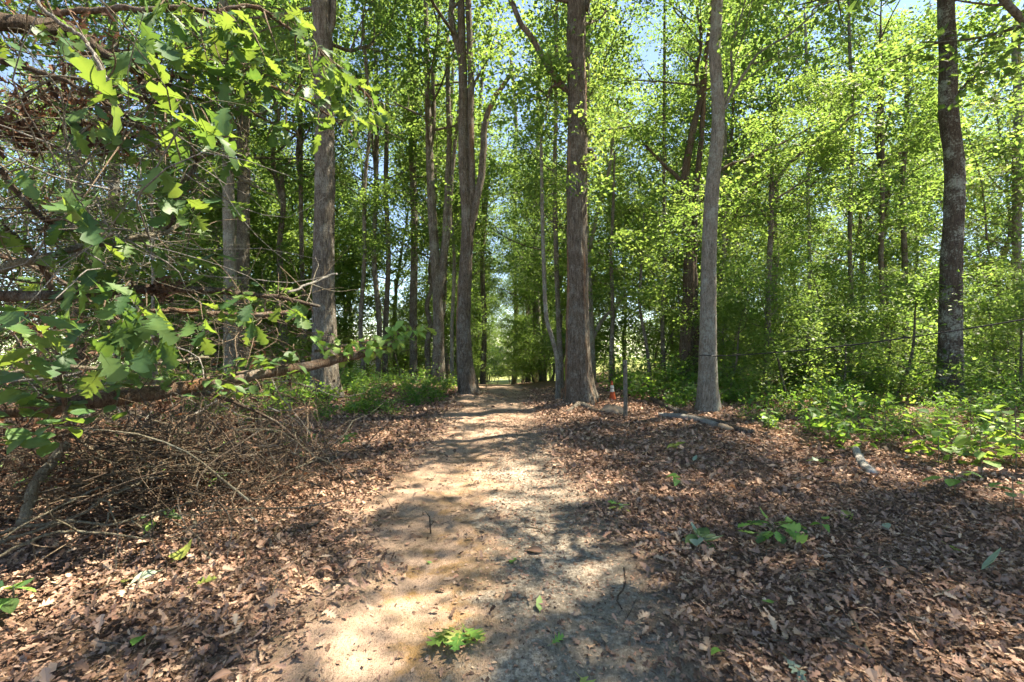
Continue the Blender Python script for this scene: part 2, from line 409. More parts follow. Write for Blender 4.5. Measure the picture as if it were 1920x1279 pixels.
def ground_mat():
    n = NT('forest_floor_soil'); p = n.pos(); X, Y, Z = n.xyz(p)
    n1 = n.noise(p, .9, 4); n2 = n.noise(p, 5, 5, .6); n3 = n.noise(p, 34, 5, .65); n4 = n.noise(p, 140, 3, .6)
    sp = n.voro(p, 70); tw = n.noise(n.mapping(p, (1, .35, 1)), 90, 3, .6, 1.5)
    u = n.math('ADD', n.math('ADD', X, n.math('MULTIPLY', Y, .028)), .02)
    u = n.math('ADD', u, n.math('MULTIPLY', n.math('SUBTRACT', n2, .5), 1.5))
    u = n.math('ADD', u, n.math('MULTIPLY', n.math('SUBTRACT', n1, .5), 1.3))
    litter = n.mix(n.ramp(n3, [(.35, 0.0), (.65, 1.0)]), (.075, .046, .032), (.20, .125, .085))
    litter = n.mix(n.ramp(n4, [(.45, 0.0), (.7, 1.0)]), litter, (.26, .165, .115))
    sand = n.mix(n.ramp(n3, [(.3, 0.0), (.7, 1.0)]), (.30, .205, .145), (.45, .33, .245))
    sand = n.mix(n.ramp(n2, [(.5, 0.0), (.75, .6)]), sand, (.36, .22, .15))
    ochre = n.mix(n3, (.20, .115, .042), (.33, .20, .075))
    gray = n.mix(n.ramp(n3, [(.35, 0.0), (.7, 1.0)]), (.145, .122, .096), (.29, .252, .20))
    pale = n.ramp(n.math('ADD', n.math('MULTIPLY', n1, .5), n.math('MULTIPLY', n3, .5)), [(.50, 0.0), (.60, 1.0)])
    gray = n.mix(n.math('MULTIPLY', pale, .75), gray, (.42, .37, .295))
    # bands across the track: litter | sand | ochre crumbs | grey hard-pack | litter
    c = n.mix(n.ramp(n.math('ADD', n.math('MULTIPLY', u, .25), .5), [(.5 - .36, 0.0), (.5 - .24, 1.0)]), litter, sand)
    och = n.ramp(n.math('ADD', n.math('MULTIPLY', u, .25), .5), [(.5 - .13, 0.0), (.5 - .07, 1.0)])
    near = n.ramp(n.math('MULTIPLY', Y, .05), [(.15, 1.0), (.36, 0.0)])
    c = n.mix(n.math('MULTIPLY', n.math('MULTIPLY', och, near), n.ramp(n2, [(.42, .15), (.62, .9)])), c, ochre)
    deb = n.ramp(n.math('ADD', n.math('MULTIPLY', n.noise(p, 2.3, 4, .6), .6), n.math('MULTIPLY', n3, .4)), [(.47, 0.0), (.60, .8)])
    c = n.mix(deb, c, n.mix(n3, (.07, .052, .034), (.19, .14, .085)))
    gr = n.ramp(n.math('ADD', n.math('MULTIPLY', u, .25), .5), [(.5 - .045, 0.0), (.5 + .015, 1.0)])
    nearg = n.ramp(n.math('MULTIPLY', Y, .05), [(.28, 1.0), (.42, .15)])
    c = n.mix(n.math('MULTIPLY', gr, nearg), c, gray)
    rt = n.ramp(n.math('ADD', n.math('MULTIPLY', u, .25), .5), [(.5 + .17, 0.0), (.5 + .28, 1.0)])
    c = n.mix(rt, c, litter)
    # crumbs, needles and grit
    grit = n.ramp(n.math('ADD', n.math('MULTIPLY', tw, .6), n.math('MULTIPLY', n4, .4)), [(.40, 1.0), (.50, 0.0)])
    c = n.mix(n.math('MULTIPLY', grit, .55), c, (.045, .035, .026))
    c = n.mix(n.math('MULTIPLY', n.ramp(tw, [(.62, 0.0), (.70, 1.0)]), .45), c, (.36, .27, .17))
    # beyond the wood: mown field
    fld = n.ramp(n.math('MULTIPLY', n.math('ADD', Y, n.math('MULTIPLY', n1, 4.0)), .01), [(.64, 0.0), (.67, 1.0)])
    c = n.mix(fld, c, n.mix(n2, (.20, .26, .08), (.38, .36, .16)))
    h = n.math('ADD', n.math('MULTIPLY', n3, .6), n.math('ADD', n.math('MULTIPLY', n4, .3), n.math('MULTIPLY', tw, .35)))
    n.bsdf(c, .95, .08, n.bump(h, .8, .02))
    return n.m
M['ground'] = ground_mat()

# ------------------------------------------------------------------ the ground sheet
def spaced(a0, a1, near0, near1, fine, grow=1.13, cap=8):
    x = list(np.arange(near0, near1 + 1e-6, fine))
    s = fine; v = near1
    while v < a1: s = min(s * grow, cap); v += s; x.append(v)
    s = fine; v = near0; lo = []
    while v > a0: s = min(s * grow, cap); v -= s; lo.append(v)
    return np.array(lo[::-1] + x)
gx = spaced(-420, 420, -5.5, 6.0, .06); gy = spaced(-60, 900, 1.2, 12, .06)
XX, YY = np.meshgrid(gx, gy)
ZZ = ground_h(XX, YY)
mb = MB(); nx = len(gx); ny = len(gy)
ii = np.arange(ny - 1)[:, None] * nx + np.arange(nx - 1)[None]
mb.add(np.stack([XX, YY, ZZ], -1), np.stack([ii, ii + 1, ii + nx + 1, ii + nx], -1).reshape(-1, 4))
ground = solo('ground', mb.mesh('ground', M['ground']), 'leaf-strewn forest floor with a worn dirt track', None, kind='structure')

# ------------------------------------------------------------------ tree prototypes
def grow_branch(mbb, twigs, g, p0, d0, L, r0, lvl, up=0.15, spread=1.0, ntw=4, nsub=6, wob=.22):
    k = 7; pts = [np.array(p0, float)]; d = np.array(d0, float); d /= np.linalg.norm(d)
    for i in range(k):
        d = d + g.normal(0, wob, 3) * (0.6 if i else .25) + np.array([0, 0, up * (1 - i / k * .8)]); d /= np.linalg.norm(d)
        pts.append(pts[-1] + d * L / k)
    pts = np.array(pts); rad = r0 * np.linspace(1, .22, len(pts)) ** .9
    tube(mbb, crm(pts, 2), np.interp(np.linspace(0, 1, 2 * k + 1), np.linspace(0, 1, k + 1), rad), 6 if lvl == 0 else 4, cap=False)
    if lvl >= 1:
        for i in range(ntw):
            t = .25 + .75 * (i + g.random()) / ntw
            q = pts[min(int(t * k), k)]
            twigs.append(q + g.normal(0, .16, 3))
        twigs.append(pts[-1]); return
    for i in range(nsub):
        t = .25 + .72 * (i + .7 * g.random()) / nsub
        a = t * k; i0 = min(int(a), k - 1); q = pts[i0] + (pts[i0 + 1] - pts[i0]) * (a - i0)
        dd = (pts[i0 + 1] - pts[i0]); dd /= np.linalg.norm(dd)
        s = g.normal(0, 1, 3); s -= dd * s.dot(dd); s /= np.linalg.norm(s); s[2] *= .45
        nd = dd * .55 + s * spread
        grow_branch(mbb, twigs, g, q, nd, L * (.62 - .3 * t) * (.7 + .6 * g.random()), r0 * .38, lvl + 1, up * .5, spread, ntw, nsub, wob)
    twigs.append(pts[-1])

def crown_leaves(name, twigs, g, per, sig, size, mat, kind='simple', flat=.45, droop=0.0):
    tw = np.array(twigs); n = len(tw) * per
    cnt = np.clip(g.normal(1, .35, len(tw)), .25, 2); idx = np.repeat(np.arange(len(tw)), np.maximum(1, (cnt * per).astype(int)))
    cn = g.normal(0, .33, (len(tw), 3)) + np.array([0, 0, 1.0]); cn /= np.linalg.norm(cn, axis=1, keepdims=True)      # each spray lies in its own plane
    off = g.normal(0, 1, (len(idx), 3)) * sig; nn = cn[idx]; hgt_ = np.sum(off * nn, 1, keepdims=True); off = off - nn * hgt_ * (1 - flat * .6)
    off[:, 2] -= .35 * np.linalg.norm(off[:, :2], axis=1) ** 2 / sig * .6
    cen = tw[idx] + off
    nr = nn + g.normal(0, .38, (len(idx), 3))
    cl = g.random(len(tw))                                   # clump tint
    tint = np.clip(.55 * cl[idx] + .45 * g.random(len(idx)) , 0, 1)
    m = MB(); leaves(m, cen, g.uniform(size * .6, size * 1.2, len(idx)) * g.uniform(.7, 1.3, len(tw))[idx], nr, g, kind, tint=tint)
    return m.mesh(name, mat, smooth=False), len(idx)

def canopy_crown(seed, height=11.0, rad=4.2, nl=15, per=16, mat='canopy', bark='bark_far', lead=.11, size=.165, sig=.31, kind='simple', low=0.0):
    """limbs and leaves above a clear bole; local z = 0 is the lowest limb"""
    g = np.random.default_rng(seed); mbb = MB(); tw = []
    lp = [np.array([0, 0, -.3])]
    for i in range(6): lp.append(lp[-1] + np.array([g.normal(0, .16), g.normal(0, .16), height * .95 / 6]))
    lp = np.array(lp); lr = lead * np.linspace(1, .15, 7); lead_path = crm(np.column_stack([lp, lr]), 3)
    tube(mbb, lead_path[:, :3], lead_path[:, 3], 7, cap=False)
    for i in range(nl):
        t = (i + g.random() * .8) / nl; q = np.array([np.interp(t * 6, range(7), lp[:, k]) for k in range(3)])
        az = i * 2.4 + g.normal(0, .4); env = rad * (.55 + .45 * math.sin(math.pi * min(1, .25 + t * .8))) * (.75 + .5 * g.random())
        el = .15 + .7 * t + g.normal(0, .12)
        d = np.array([math.cos(az) * math.cos(el), math.sin(az) * math.cos(el), math.sin(el)])
        grow_branch(mbb, tw, g, q, d, env, lead * (.52 - .3 * t), 0, up=.12)
    lv, k = crown_leaves('crown', tw, g, per, sig, size, M[mat], kind)
    return mbb.mesh('limbs', M[bark]), lv, k

def under_tree(seed, H=6.5, rad=2.0, nl=16, per=14, size=.105, mat='under', r0=.05, start=.14, el0=.12, bark='bark_far', lean=.2):
    g = np.random.default_rng(seed); mbt = MB(); mbb = MB(); tw = []
    p = [np.array([0, 0, -.15])]; d = np.array([g.normal(0, lean), g.normal(0, lean), 1.0])
    for i in range(8):
        d = d + np.array([g.normal(0, .07), g.normal(0, .07), .05]); p.append(p[-1] + d / np.linalg.norm(d) * (H + .15) / 8)
    p = np.array(p); rr = r0 * np.linspace(1.15, .18, 9); c = crm(np.column_stack([p, rr]), 4); tube(mbt, c[:, :3], c[:, 3], 8)
    for i in range(nl):
        t = start + (1 - start) * (i + g.random()) / nl
        q = np.array([np.interp(t * 8, range(9), p[:, k]) for k in range(3)])
        az = i * 2.4 + g.normal(0, .5); el = el0 + .5 * t + g.normal(0, .15)
        L = rad * (1.1 - .55 * t) * (.5 + .8 * g.random())
        grow_branch(mbb, tw, g, q, np.array([math.cos(az) * math.cos(el), math.sin(az) * math.cos(el), math.sin(el)]), L, r0 * (.42 - .25 * t), 0, up=.02, nsub=5, ntw=3)
    lv, k = crown_leaves('crown', tw, g, per, .30, size, M[mat], 'simple', .3)
    return mbt.mesh('trunk', M[bark]), mbb.mesh('limbs', M[bark]), lv, k

def shrub(seed, H=.8, nst=7, per=10, size=.075, mat='shrub', spread=.45, kind='hex'):
    g = np.random.default_rng(seed); mbb = MB(); tw = []
    for i in range(nst):
        az = g.random() * 6.28; d = np.array([math.cos(az) * spread, math.sin(az) * spread, 1.0]); L = H * g.uniform(.55, 1.1)
        pts = [np.array([g.normal(0, .06), g.normal(0, .06), -.05])]
        for k in range(5):
            d = d + g.normal(0, .2, 3) + np.array([0, 0, -.06]); pts.append(pts[-1] + d / np.linalg.norm(d) * L / 5)
        pts = np.array(pts); tube(mbb, pts, np.linspace(.008, .003, 6), 4, cap=False)
        for t in np.linspace(.8, 5, 8):
            i0 = min(int(t), 4); tw.append(pts[i0] + (pts[i0 + 1] - pts[i0]) * (t - i0) + g.normal(0, .09, 3))
    lv, k = crown_leaves('foliage', tw, g, per, .10, size, M[mat], kind, .5)
    return mbb.mesh('stem', M['twig']), lv

CAN = [canopy_crown(100 + i, height=h, rad=r, nl=nl, per=pr, kind='simple') for i, (h, r, nl, pr) in enumerate(
    [(10.5, 4.2, 16, 26), (12, 4.8, 18, 23), (9.0, 3.8, 14, 25), (11, 4.4, 16, 23), (10, 3.6, 15, 24)])]
CAN.append(canopy_crown(160, height=11, rad=4.0, nl=12, per=7))  # sparse crown, only for the unseen tree added to dapple the foreground
UND = [under_tree(200 + i, *a) for i, a in enumerate([(6.5, 3.0, 13, 27, .14), (8.5, 3.5, 15, 28, .15), (5.0, 2.6, 11, 26, .13), (10.5, 3.9, 18, 27, .15), (3.2, 1.8, 9, 24, .11), (7.5, 3.2, 13, 27, .145)])]
SHR = [shrub(300 + i, *a) for i, a in enumerate([(.8, 7, 8), (1.1, 8, 8), (.55, 7, 8), (.35, 6, 7, .06), (.95, 6, 9, .09)])]
SHB = [shrub(340 + i, *a, kind='oval') for i, a in enumerate([(1.1, 5, 4, .13), (.8, 4, 4, .14), (1.5, 6, 4, .13)])]
SHL = [shrub(320 + i, *a, kind='heart') for i, a in enumerate([(.7, 6, 5, .085), (.5, 5, 5, .08)])]

# ------------------------------------------------------------------ hero trees, placed on the ground where they stand
def hero(name, label, px_path, d, w0, w1, bark, crown=0, crown_z=7.5, top=15.0, crown_s=1.0, seg=48, ridge=.06, flare=.45, branches=(), seed=1, group=None, stems=(), fine=.08, cat='tree', rz=0.0, under=None):
    """px_path: trunk axis pixels from base upwards at depth d; widths in photograph pixels"""
    base = GX(px_path[0][0], d)
    pts = [np.array(base - Vector((0, 0, .12)))]
    for (a, b) in px_path[1:]: pts.append(np.array(P(a, b, d)))
    lastz = pts[-1][2]; k = pts[-1] - pts[-2]; k = k / k[2] * .6; 
    if top > lastz + .5: pts.append(pts[-1] + np.array([k[0], 0, 1]) * np.array([(top - lastz), 1, top - lastz]))
    pts = np.array(pts); zz = pts[:, 2] - pts[0, 2]
    r = np.interp(zz, [0, lastz - pts[0, 2], max(top - pts[0, 2], lastz - pts[0, 2] + .1)], [w0 / FPX * d / 2 * .9, w1 / FPX * d / 2 * .92, w1 / FPX * d / 2 * .5])
    t = thing(name, label, cat, base, group=group)
    m = MB(); bark_tube(m, pts, r, seg, fine, ridge, flare, seed)
    part('trunk', m.mesh('trunk', M[bark], origin=base), t)
    g = np.random.default_rng(seed + 50)
    def extra(nm, path, ra, rb, dd):
        q = [np.array(P(a, b, dd + (c[0] if c else 0))) for a, b, *c in path]
        c = crm(np.array(q), 5); c[2:-1] += g.normal(0, .012, c[2:-1].shape)
        mm = MB(); tube(mm, c, np.linspace(ra, rb, len(c)) / FPX * dd / 2, 10)
        part(nm, mm.mesh(nm, M[bark], origin=base), t)
    for path, ra, rb in branches: extra('branch', path, ra, rb, d)
    sm = MB(); stw = []
    for path, ra, rb in list(branches) + list(stems):
        if rb >= 7: continue
        q = crm(np.array([np.array(P(a, b, d)) for a, b, *c in path]), 4)
        for tt_ in (.35, .5, .62, .75, .88, 1):
            p_ = q[int(tt_ * (len(q) - 1))] - np.array(base); dv = q[-1] - q[0]; dv = dv / np.linalg.norm(dv)
            grow_branch(sm, stw, g, p_, dv * .7 + g.normal(0, .55, 3), 1.0 + .6 * g.random(), .014, 1, up=.03, ntw=5)
    if under is not None:
        us, uz, ui = under; tpu = np.array([np.interp(uz, pts[:, 2], pts[:, k]) for k in range(3)]); part('limbs', UND[ui][1], t, Vector(tpu) - base - Vector((0, 0, .9 * us)), (0, 0, rz), us); part('crown', UND[ui][2], t, Vector(tpu) - base - Vector((0, 0, .9 * us)), (0, 0, rz), us, kind='stuff')
    if stw:
        part('twigs', sm.mesh('twigs', M[bark]), t, kind='stuff'); part('foliage', crown_leaves('foliage', stw, g, 16, .2, .13, M['under'])[0], t, kind='stuff')
    for path, ra, rb in stems: extra('stem', path, ra, rb, d)
    if crown is not None:
        lm, lv, _ = CAN[crown]
        tp = np.array([np.interp(crown_z, pts[:, 2], pts[:, k]) for k in range(3)])
        loc = Vector(tp) - base
        part('limbs', lm, t, loc, (0, 0, rz), crown_s); part('crown', lv, t, loc, (0, 0, rz), crown_s, kind='stuff')
    return t

hero('oak_tree', 'thick grey oak trunk with flared foot in greenery left of the track',
     [(610, 772), (608, 640), (606, 500), (609, 330), (607, 180), (604, 0)], 10.5, 46, 33, 'bark_gray', 0, 8.4, 16, 1.0, 90, .075, .75, seed=11,
     branches=[([(608, 95), (622, 40), (628, -60)], 14, 8)], rz=.5)
hero('oak_tree', 'pale grey trunk, brighter one of two close together behind the fallen limbs',
     [(434, 745), (432, 600), (430, 450), (427, 300), (426, 150), (420, 0)], 15.5, 26, 17, 'bark_pale', 1, 8, 17, .95, 40, .05, .4, seed=12, rz=1.1)
hero('oak_tree', 'darker brown trunk standing just right of its pale twin behind fallen limbs',
     [(457, 745), (455, 600), (456, 450), (457, 300), (456, 150), (458, 0)], 16.2, 27, 19, 'bark_gray', 3, 8.5, 17, .95, 40, .05, .4, seed=13, rz=2.3)
hero('oak_tree', 'dark straight trunk far left seen through a gap in the brown dead twigs',
     [(213, 740), (213, 500), (214, 300), (212, 100)], 18, 22, 17, 'bark_dark', 2, 9, 17, .9, 32, .04, .35, seed=14, rz=.9)
hero('oak_tree', 'slender straight dark trunk between the big grey oak and the forked trunks',
     [(776, 730), (775, 600), (777, 430), (772, 250), (768, 60)], 21, 16, 12, 'bark_far', 4, 9, 17, .9, 28, .04, .4, seed=15, rz=.2)
hero('oak_tree', 'dark trunk splitting into three stems left of the leaning track-side trunk',
     [(822, 738), (822, 640), (820, 540), (812, 430), (806, 300), (800, 100)], 16.5, 25, 11, 'bark_gray', 0, 8.5, 16, .9, 36, .05, .4, seed=16, rz=4.0,
     stems=[([(824, 560), (833, 470), (838, 380), (842, 250), (838, 60)], 15, 8), ([(823, 530), (840, 440), (848, 330), (862, 180)], 11, 6)])
hero('oak_tree', 'trackside trunk curving at its foot and forking into three stems overhead',
     [(880, 752), (872, 690), (869, 600), (873, 500), (876, 410), (869, 300), (868, 150), (864, 0)], 12.6, 31, 14, 'bark_warm', 2, 9.5, 17, .9, 80, .07, .75, seed=17, rz=1.7,
     stems=[([(879, 460), (884, 390), (883, 250), (882, 120), (878, -20)], 15, 11),
            ([(880, 440), (890, 385), (903, 330), (909, 240), (925, 190), (958, 140)], 17, 8),
            ([(884, 170), (905, 130), (925, 92)], 6, 3)])
hero('oak_tree', 'thickest straight trunk right of the track with a short broken stub',
     [(1090, 768), (1084, 650), (1082, 500), (1081, 350), (1083, 200), (1080, 100), (1081, 0)], 10.4, 45, 36, 'bark_warm', 3, 8.8, 17, .85, 96, .085, .9, seed=18, rz=.8,
     branches=[([(1092, 280), (1105, 281), (1113, 290), (1118, 302)], 9, 7),
               ([(1072, 175), (1050, 158), (1030, 130), (1005, 85), (975, 40), (955, -10)], 13, 9),
               ([(1055, 160), (1034, 165), (1026, 190)], 8, 3),
               ([(1098, 20), (1108, -20), (1125, -80)], 10, 6)])
hero('smooth_bark_tree', 'pale smooth sinuous trunk behind the fallen logs, wire across it',
     [(1328, 785), (1328, 650), (1329, 500), (1334, 370), (1346, 250), (1346, 180), (1340, 90), (1345, 0)], 8.9, 34, 21, 'bark_pale', 4, 8.2, 15, .65, 72, .04, .65, seed=19, rz=2.9,
     branches=[([(1347, 235), (1365, 190), (1395, 140), (1425, 100), (1500, 50), (1540, 0)], 7, 3),
               ([(1350, 210), (1372, 150), (1372, 90), (1390, 30), (1405, -30)], 5, 3)])
hero('oak_tree', 'dark reddish clump of trunks right behind the pale sinuous trunk',
     [(1284, 735), (1288, 640), (1292, 540), (1290, 430), (1284, 340), (1300, 240), (1318, 150)], 13.8, 30, 10, 'bark_red', 2, 9, 15, .65, 44, .06, .4, seed=20, rz=.4,
     branches=[([(1284, 345), (1262, 325), (1235, 300), (1205, 268)], 9, 4), ([(1293, 480), (1330, 430), (1370, 380), (1440, 330), (1500, 290)], 7, 4),
               ([(1290, 430), (1340, 330), (1400, 300), (1470, 268), (1560, 215)], 8, 4)],
     stems=[([(1302, 735), (1303, 620), (1300, 500), (1303, 380), (1315, 260), (1322, 120)], 17, 8)])
hero('lichen_trunk_tree', 'dark trunk spotted with pale lichen at the far right, bent midway',
     [(1781, 770), (1782, 640), (1783, 500), (1789, 380), (1789, 300), (1778, 210), (1777, 100), (1773, 0)], 10.5, 39, 27, 'bark_dark', 4, 9.2, 16, .75, 64, .06, .35, seed=21, rz=5.1,
     branches=[([(1797, 175), (1810, 160), (1835, 140)], 6, 3)])
hero('slender_tree', 'slender dark trunk with arching limbs right of the pale sinuous trunk',
     [(1438, 760), (1439, 640), (1441, 530), (1445, 430), (1447, 350)], 12.0, 13, 9, 'bark_far', None, 0, 6.2, 1, 20, .03, .3, seed=22, under=(.55, 4.2, 1),
     branches=[([(1447, 360), (1465, 325), (1500, 290), (1560, 250), (1600, 215)], 9, 4), ([(1446, 380), (1500, 345), (1540, 320)], 5, 2), ([(1443, 420), (1425, 390), (1400, 375)], 5, 2)])
hero('slender_tree', 'thin grey leaning trunk close left of the thickest trunk',
     [(1046, 757), (1046, 700), (1043, 665), (1034, 630), (1024, 590), (1019, 480), (1016, 350)], 11.5, 10, 7, 'bark_pale', None, 0, 7.5, 1, 20, .03, .3, seed=23, under=(.7, 4.4, 0))
hero('slender_tree', 'thin dark upright trunk behind the leaning grey one by the track',
     [(1053, 745), (1051, 680), (1047, 600), (1043, 480), (1040, 350), (1042, 200)], 14.5, 11, 8, 'bark_far', None, 8, 15, .7, 20, .03, .3, seed=24)
hero('oak_tree', 'trunk with sunlight painted in as pale bark, peeking from behind the thickest trunk',
     [(1108, 740), (1107, 660), (1104, 560), (1098, 430), (1100, 300)], 15, 20, 12, 'bark_pale', 3, 8, 16, .6, 28, .04, .3, seed=25, rz=3.6,  # pale bark stands in for the sun on this trunk
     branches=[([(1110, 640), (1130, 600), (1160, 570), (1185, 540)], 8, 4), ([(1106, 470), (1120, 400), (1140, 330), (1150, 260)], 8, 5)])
hero('slender_tree', 'crooked thin dark sapling trunk between fence post and reddish clump',
     [(1220, 735), (1217, 690), (1211, 640), (1203, 600), (1199, 560), (1204, 480)], 12.5, 8, 5, 'bark_far', None, 0, 5, 1, 14, .02, .3, seed=26, under=(.7, 2.2, 2))
hero('slender_tree', 'thin trunk rising behind the orange and white cone',
     [(1146, 735), (1146, 660), (1149, 590), (1146, 480), (1150, 380)], 13.2, 9, 6, 'bark_far', None, 0, 7, 1, 14, .02, .3, seed=27, under=(.75, 2.6, 5))
hero('pine_tree', 'tall pale pine trunk at the right edge beyond the lichen trunk',
     [(1907, 745), (1907, 560), (1906, 400), (1908, 190), (1904, 60)], 20, 16, 13, 'bark_pale', None, 0, 15, 1, 24, .05, .3, seed=28)
for i, (px, dd, w, lb) in enumerate([
        (1518, 17, 8, 'thin pale trunk second to the right of the arching slender tree'), (1652, 18, 10, 'straight dark thin trunk left of its close neighbour, left of the lichen trunk'),
        (1697, 19, 11, 'straight dark thin trunk nearest on the left to the lichen trunk'), (1246, 15, 8, 'thin dark trunk just left of the reddish clump'),
        (683, 17, 9, 'thin dark trunk first to the right of the big grey oak'), (707, 20, 11, 'left one of two slim trunks before the pink-roofed house'),
        (722, 20.5, 11, 'right one of two slim trunks before the pink-roofed house'), (288, 13, 7, 'thin pale dead-looking stem among leaves at the left'),
        (848, 19, 8, 'pale lit thin trunk just left of the forking trackside trunk'), (905, 26, 11, 'dark trunk right behind the forking trackside trunk'),
        (563, 19, 10, 'thin dark trunk left of the big grey oak'), (963, 52, 9, 'far small dark trunk beside the end of the track'), (1006, 38, 13, 'far pale trunk beside the row of fence posts'),
        (1595, 16, 9, 'thin trunk midway between arching slender tree and lichen trunk'), (1360, 18, 9, 'thin trunk just right behind the pale sinuous trunk')]):
    g = np.random.default_rng(600 + i)
    pp = [(px, 740)] + [(px + g.normal(0, 4), 640 - (k + .2) * 130) for k in range(5)]
    if px == 288: pp = pp[:4]
    hero('slender_tree', lb, pp, dd, w, w * .7, 'bark_pale' if ('pale' in lb) else 'bark_far', (i % 5) if px in (1652, 707, 905, 563, 963) else None, 7 + 2 * g.random(), 14 if px != 288 else 5.5, .72, 18, .03, .3, seed=60 + i, rz=g.random() * 6, fine=.15, under=None if px in (1652, 707, 905, 563, 963, 288, 722, 1697, 1518, 1360) else (.7 + .3 * g.random(), 3 + 2 * g.random(), i % 6))

# pine tufts for the tall pine
def pine_crown():
    g = np.random.default_rng(77); mbb = MB(); cen = []
    for i in range(26):
        z = 4.5 + 11 * (i / 26) + g.normal(0, .2); az = i * 2.4; L = g.uniform(1.2, 2.6) * (1.1 - .5 * i / 26)
        d = np.array([math.cos(az), math.sin(az), .15]); pts = np.array([np.array([0, 0, z]) + d * L * t + np.array([0, 0, -.25 * t * (1 - t) * L]) + g.normal(0, .03, 3) for t in np.linspace(0, 1, 6)])
        tube(mbb, pts, np.linspace(.03, .008, 6), 5)
        for t in np.linspace(.4, 1, 7): cen.append(pts[0] + (pts[-1] - pts[0]) * t + g.normal(0, .12, 3))
    cen = np.array(cen); c = np.repeat(cen, 45, 0) + g.normal(0, .07, (len(cen) * 45, 3)); dr = g.normal(0, 1, c.shape) + np.array([0, 0, .4])
    m = MB(); v = TPL['simple'][0].copy(); TPL['needle'] = (v * np.array([1, .09]), TPL['simple'][1])
    leaves(m, c, g.uniform(.14, .24, len(c)), g.normal(0, 1, c.shape), g, 'needle', dirs=dr)
    return mbb.mesh('limbs', M['bark_far']), m.mesh('crown', M['needle'], smooth=False)
pine = [o for o in C.objects if o.name.startswith('pine_tree')][0]
pl, pc = pine_crown(); part('limbs', pl, pine); part('crown', pc, pine, kind='stuff')

# ------------------------------------------------------------------ the rest of the wood
def make_canopy_proto(i):
    lm, lv, _ = CAN[i]; g = np.random.default_rng(400 + i); zb = 6.2 + .6 * i % 1.5
    pts = [np.array([0, 0, -.4])]
    for k in range(6): pts.append(np.array([g.normal(0, .09), g.normal(0, .09), (zb + .6) * (k + 1) / 6]))
    pts[-1][:2] = 0
    m = MB(); bark_tube(m, np.array(pts), np.linspace(.17, .10, 7), 14, .3, .03, .3, 40 + i)
    return m.mesh('trunk', M['bark_far']), zb
CP = [make_canopy_proto(i) for i in range(6)]
def zone(x, y):
    px = 960 + FPX * x / max(y, 1)
    w = ('left of the twin trunks' if px < 418 else 'between twin trunks and big grey oak' if px < 600 else 'between big grey oak and forked trunk' if px < 815 else
         'left of the far track' if px < 935 else 'right of the far track' if px < 1080 else 'between thickest and sinuous trunks' if px < 1330 else
         'between sinuous trunk and the wire middle' if px < 1550 else 'just left of the lichen trunk' if px < 1790 else 'right of the lichen trunk')
    return ('at the front ' if y < 15 else 'farther back ' if y < 26 else 'deep in the wood ') + w
def place_canopy(i, x, y, s, rz, label, group):
    if 'outside' not in label: label = 'tall full-crowned forest tree ' + zone(x, y)
    group = label.replace('forest tree', 'forest trees')
    t = thing('forest_tree', label, 'tree', (x, y, float(ground_h(x, y))), rz, (s, s, s * random.uniform(.9, 1.15)), group)
    tm, zb = CP[i]; lm, lv, _ = CAN[i]
    part('trunk', tm, t); part('limbs', lm, t, (0, 0, zb)); part('crown', lv, t, (0, 0, zb), kind='stuff'); return t
def place_under(i, x, y, s, rz, label, group):
    label = ('bushy low sapling ' if 'sapling' in label else 'slim young understory tree ') + zone(x, y)
    group = label.replace('tree', 'trees', 1).replace('sapling', 'saplings', 1)
    t = thing('understory_tree', label, 'tree', (x, y, float(ground_h(x, y))), rz, s, group)
    tm, lm, lv, _ = UND[i]
    part('trunk', tm, t); part('limbs', lm, t); part('crown', lv, t, kind='stuff'); return t

def scatter(n, xr, yr, mind, seed, taken, ok=lambda x, y: True):
    g = np.random.default_rng(seed); out = []; tries = 0
    while len(out) < n and tries < n * 60:
        tries += 1; x = g.uniform(*xr); y = g.uniform(*yr)
        if not ok(x, y): continue
        if all((x - a) ** 2 + (y - b) ** 2 > mind ** 2 for a, b in taken):
            taken.append((x, y)); out.append((x, y))
    return out
taken = []
infr = lambda x, y: abs(x) < 1.25 * y + 3
rz = lambda: random.uniform(0, 6.28)
# tall trees lining the far track
for k, y in enumerate(np.arange(20, 63, 3.6)):
    for sd_ in (-1, 1):
        x = float(xpath(y)) + sd_ * (2.9 + random.uniform(-.2, .9)); taken.append((x, y))
        place_canopy((k * 2 + (sd_ > 0)) % 5, x, y, random.uniform(.75, 1.05), rz(), 'forest tree lining the far part of the track' , 'trees lining the far track')
for x, y in scatter(14, (-26, -4.5), (21, 48), 3.8, 1, taken, lambda x, y: infr(x, y) and not -.35 < x / y < -.26):
    place_canopy(random.randrange(5), x, y, random.uniform(.8, 1.1), rz(), 'tall forest tree in the wood left of the track', 'tall trees left of the track')
for x, y in scatter(40, (5, 44), (19.5, 56), 3.5, 2, taken, infr):
    place_canopy(random.randrange(5), x, y, random.uniform(.8, 1.15), rz(), 'tall forest tree in the wood right of the track', 'tall trees right of the track')
tk2 = []
for x, y in scatter(42, (-24, -3.6), (15, 46), 1.5, 3, tk2, lambda x, y: infr(x, y) and not -.35 < x / y < -.26):
    place_under(random.randrange(6), x, y, random.uniform(.75, 1.15), rz(), 'young understory tree in the wood left of the track', 'understory trees left of the track')
for x, y in scatter(48, (5, 38), (15.5, 46), 2.2, 4, tk2, lambda x, y: infr(x, y)):
    place_under(random.randrange(6), x, y, random.uniform(.75, 1.2), rz(), 'young understory tree in the thicket right of the track', 'understory trees right of the track')
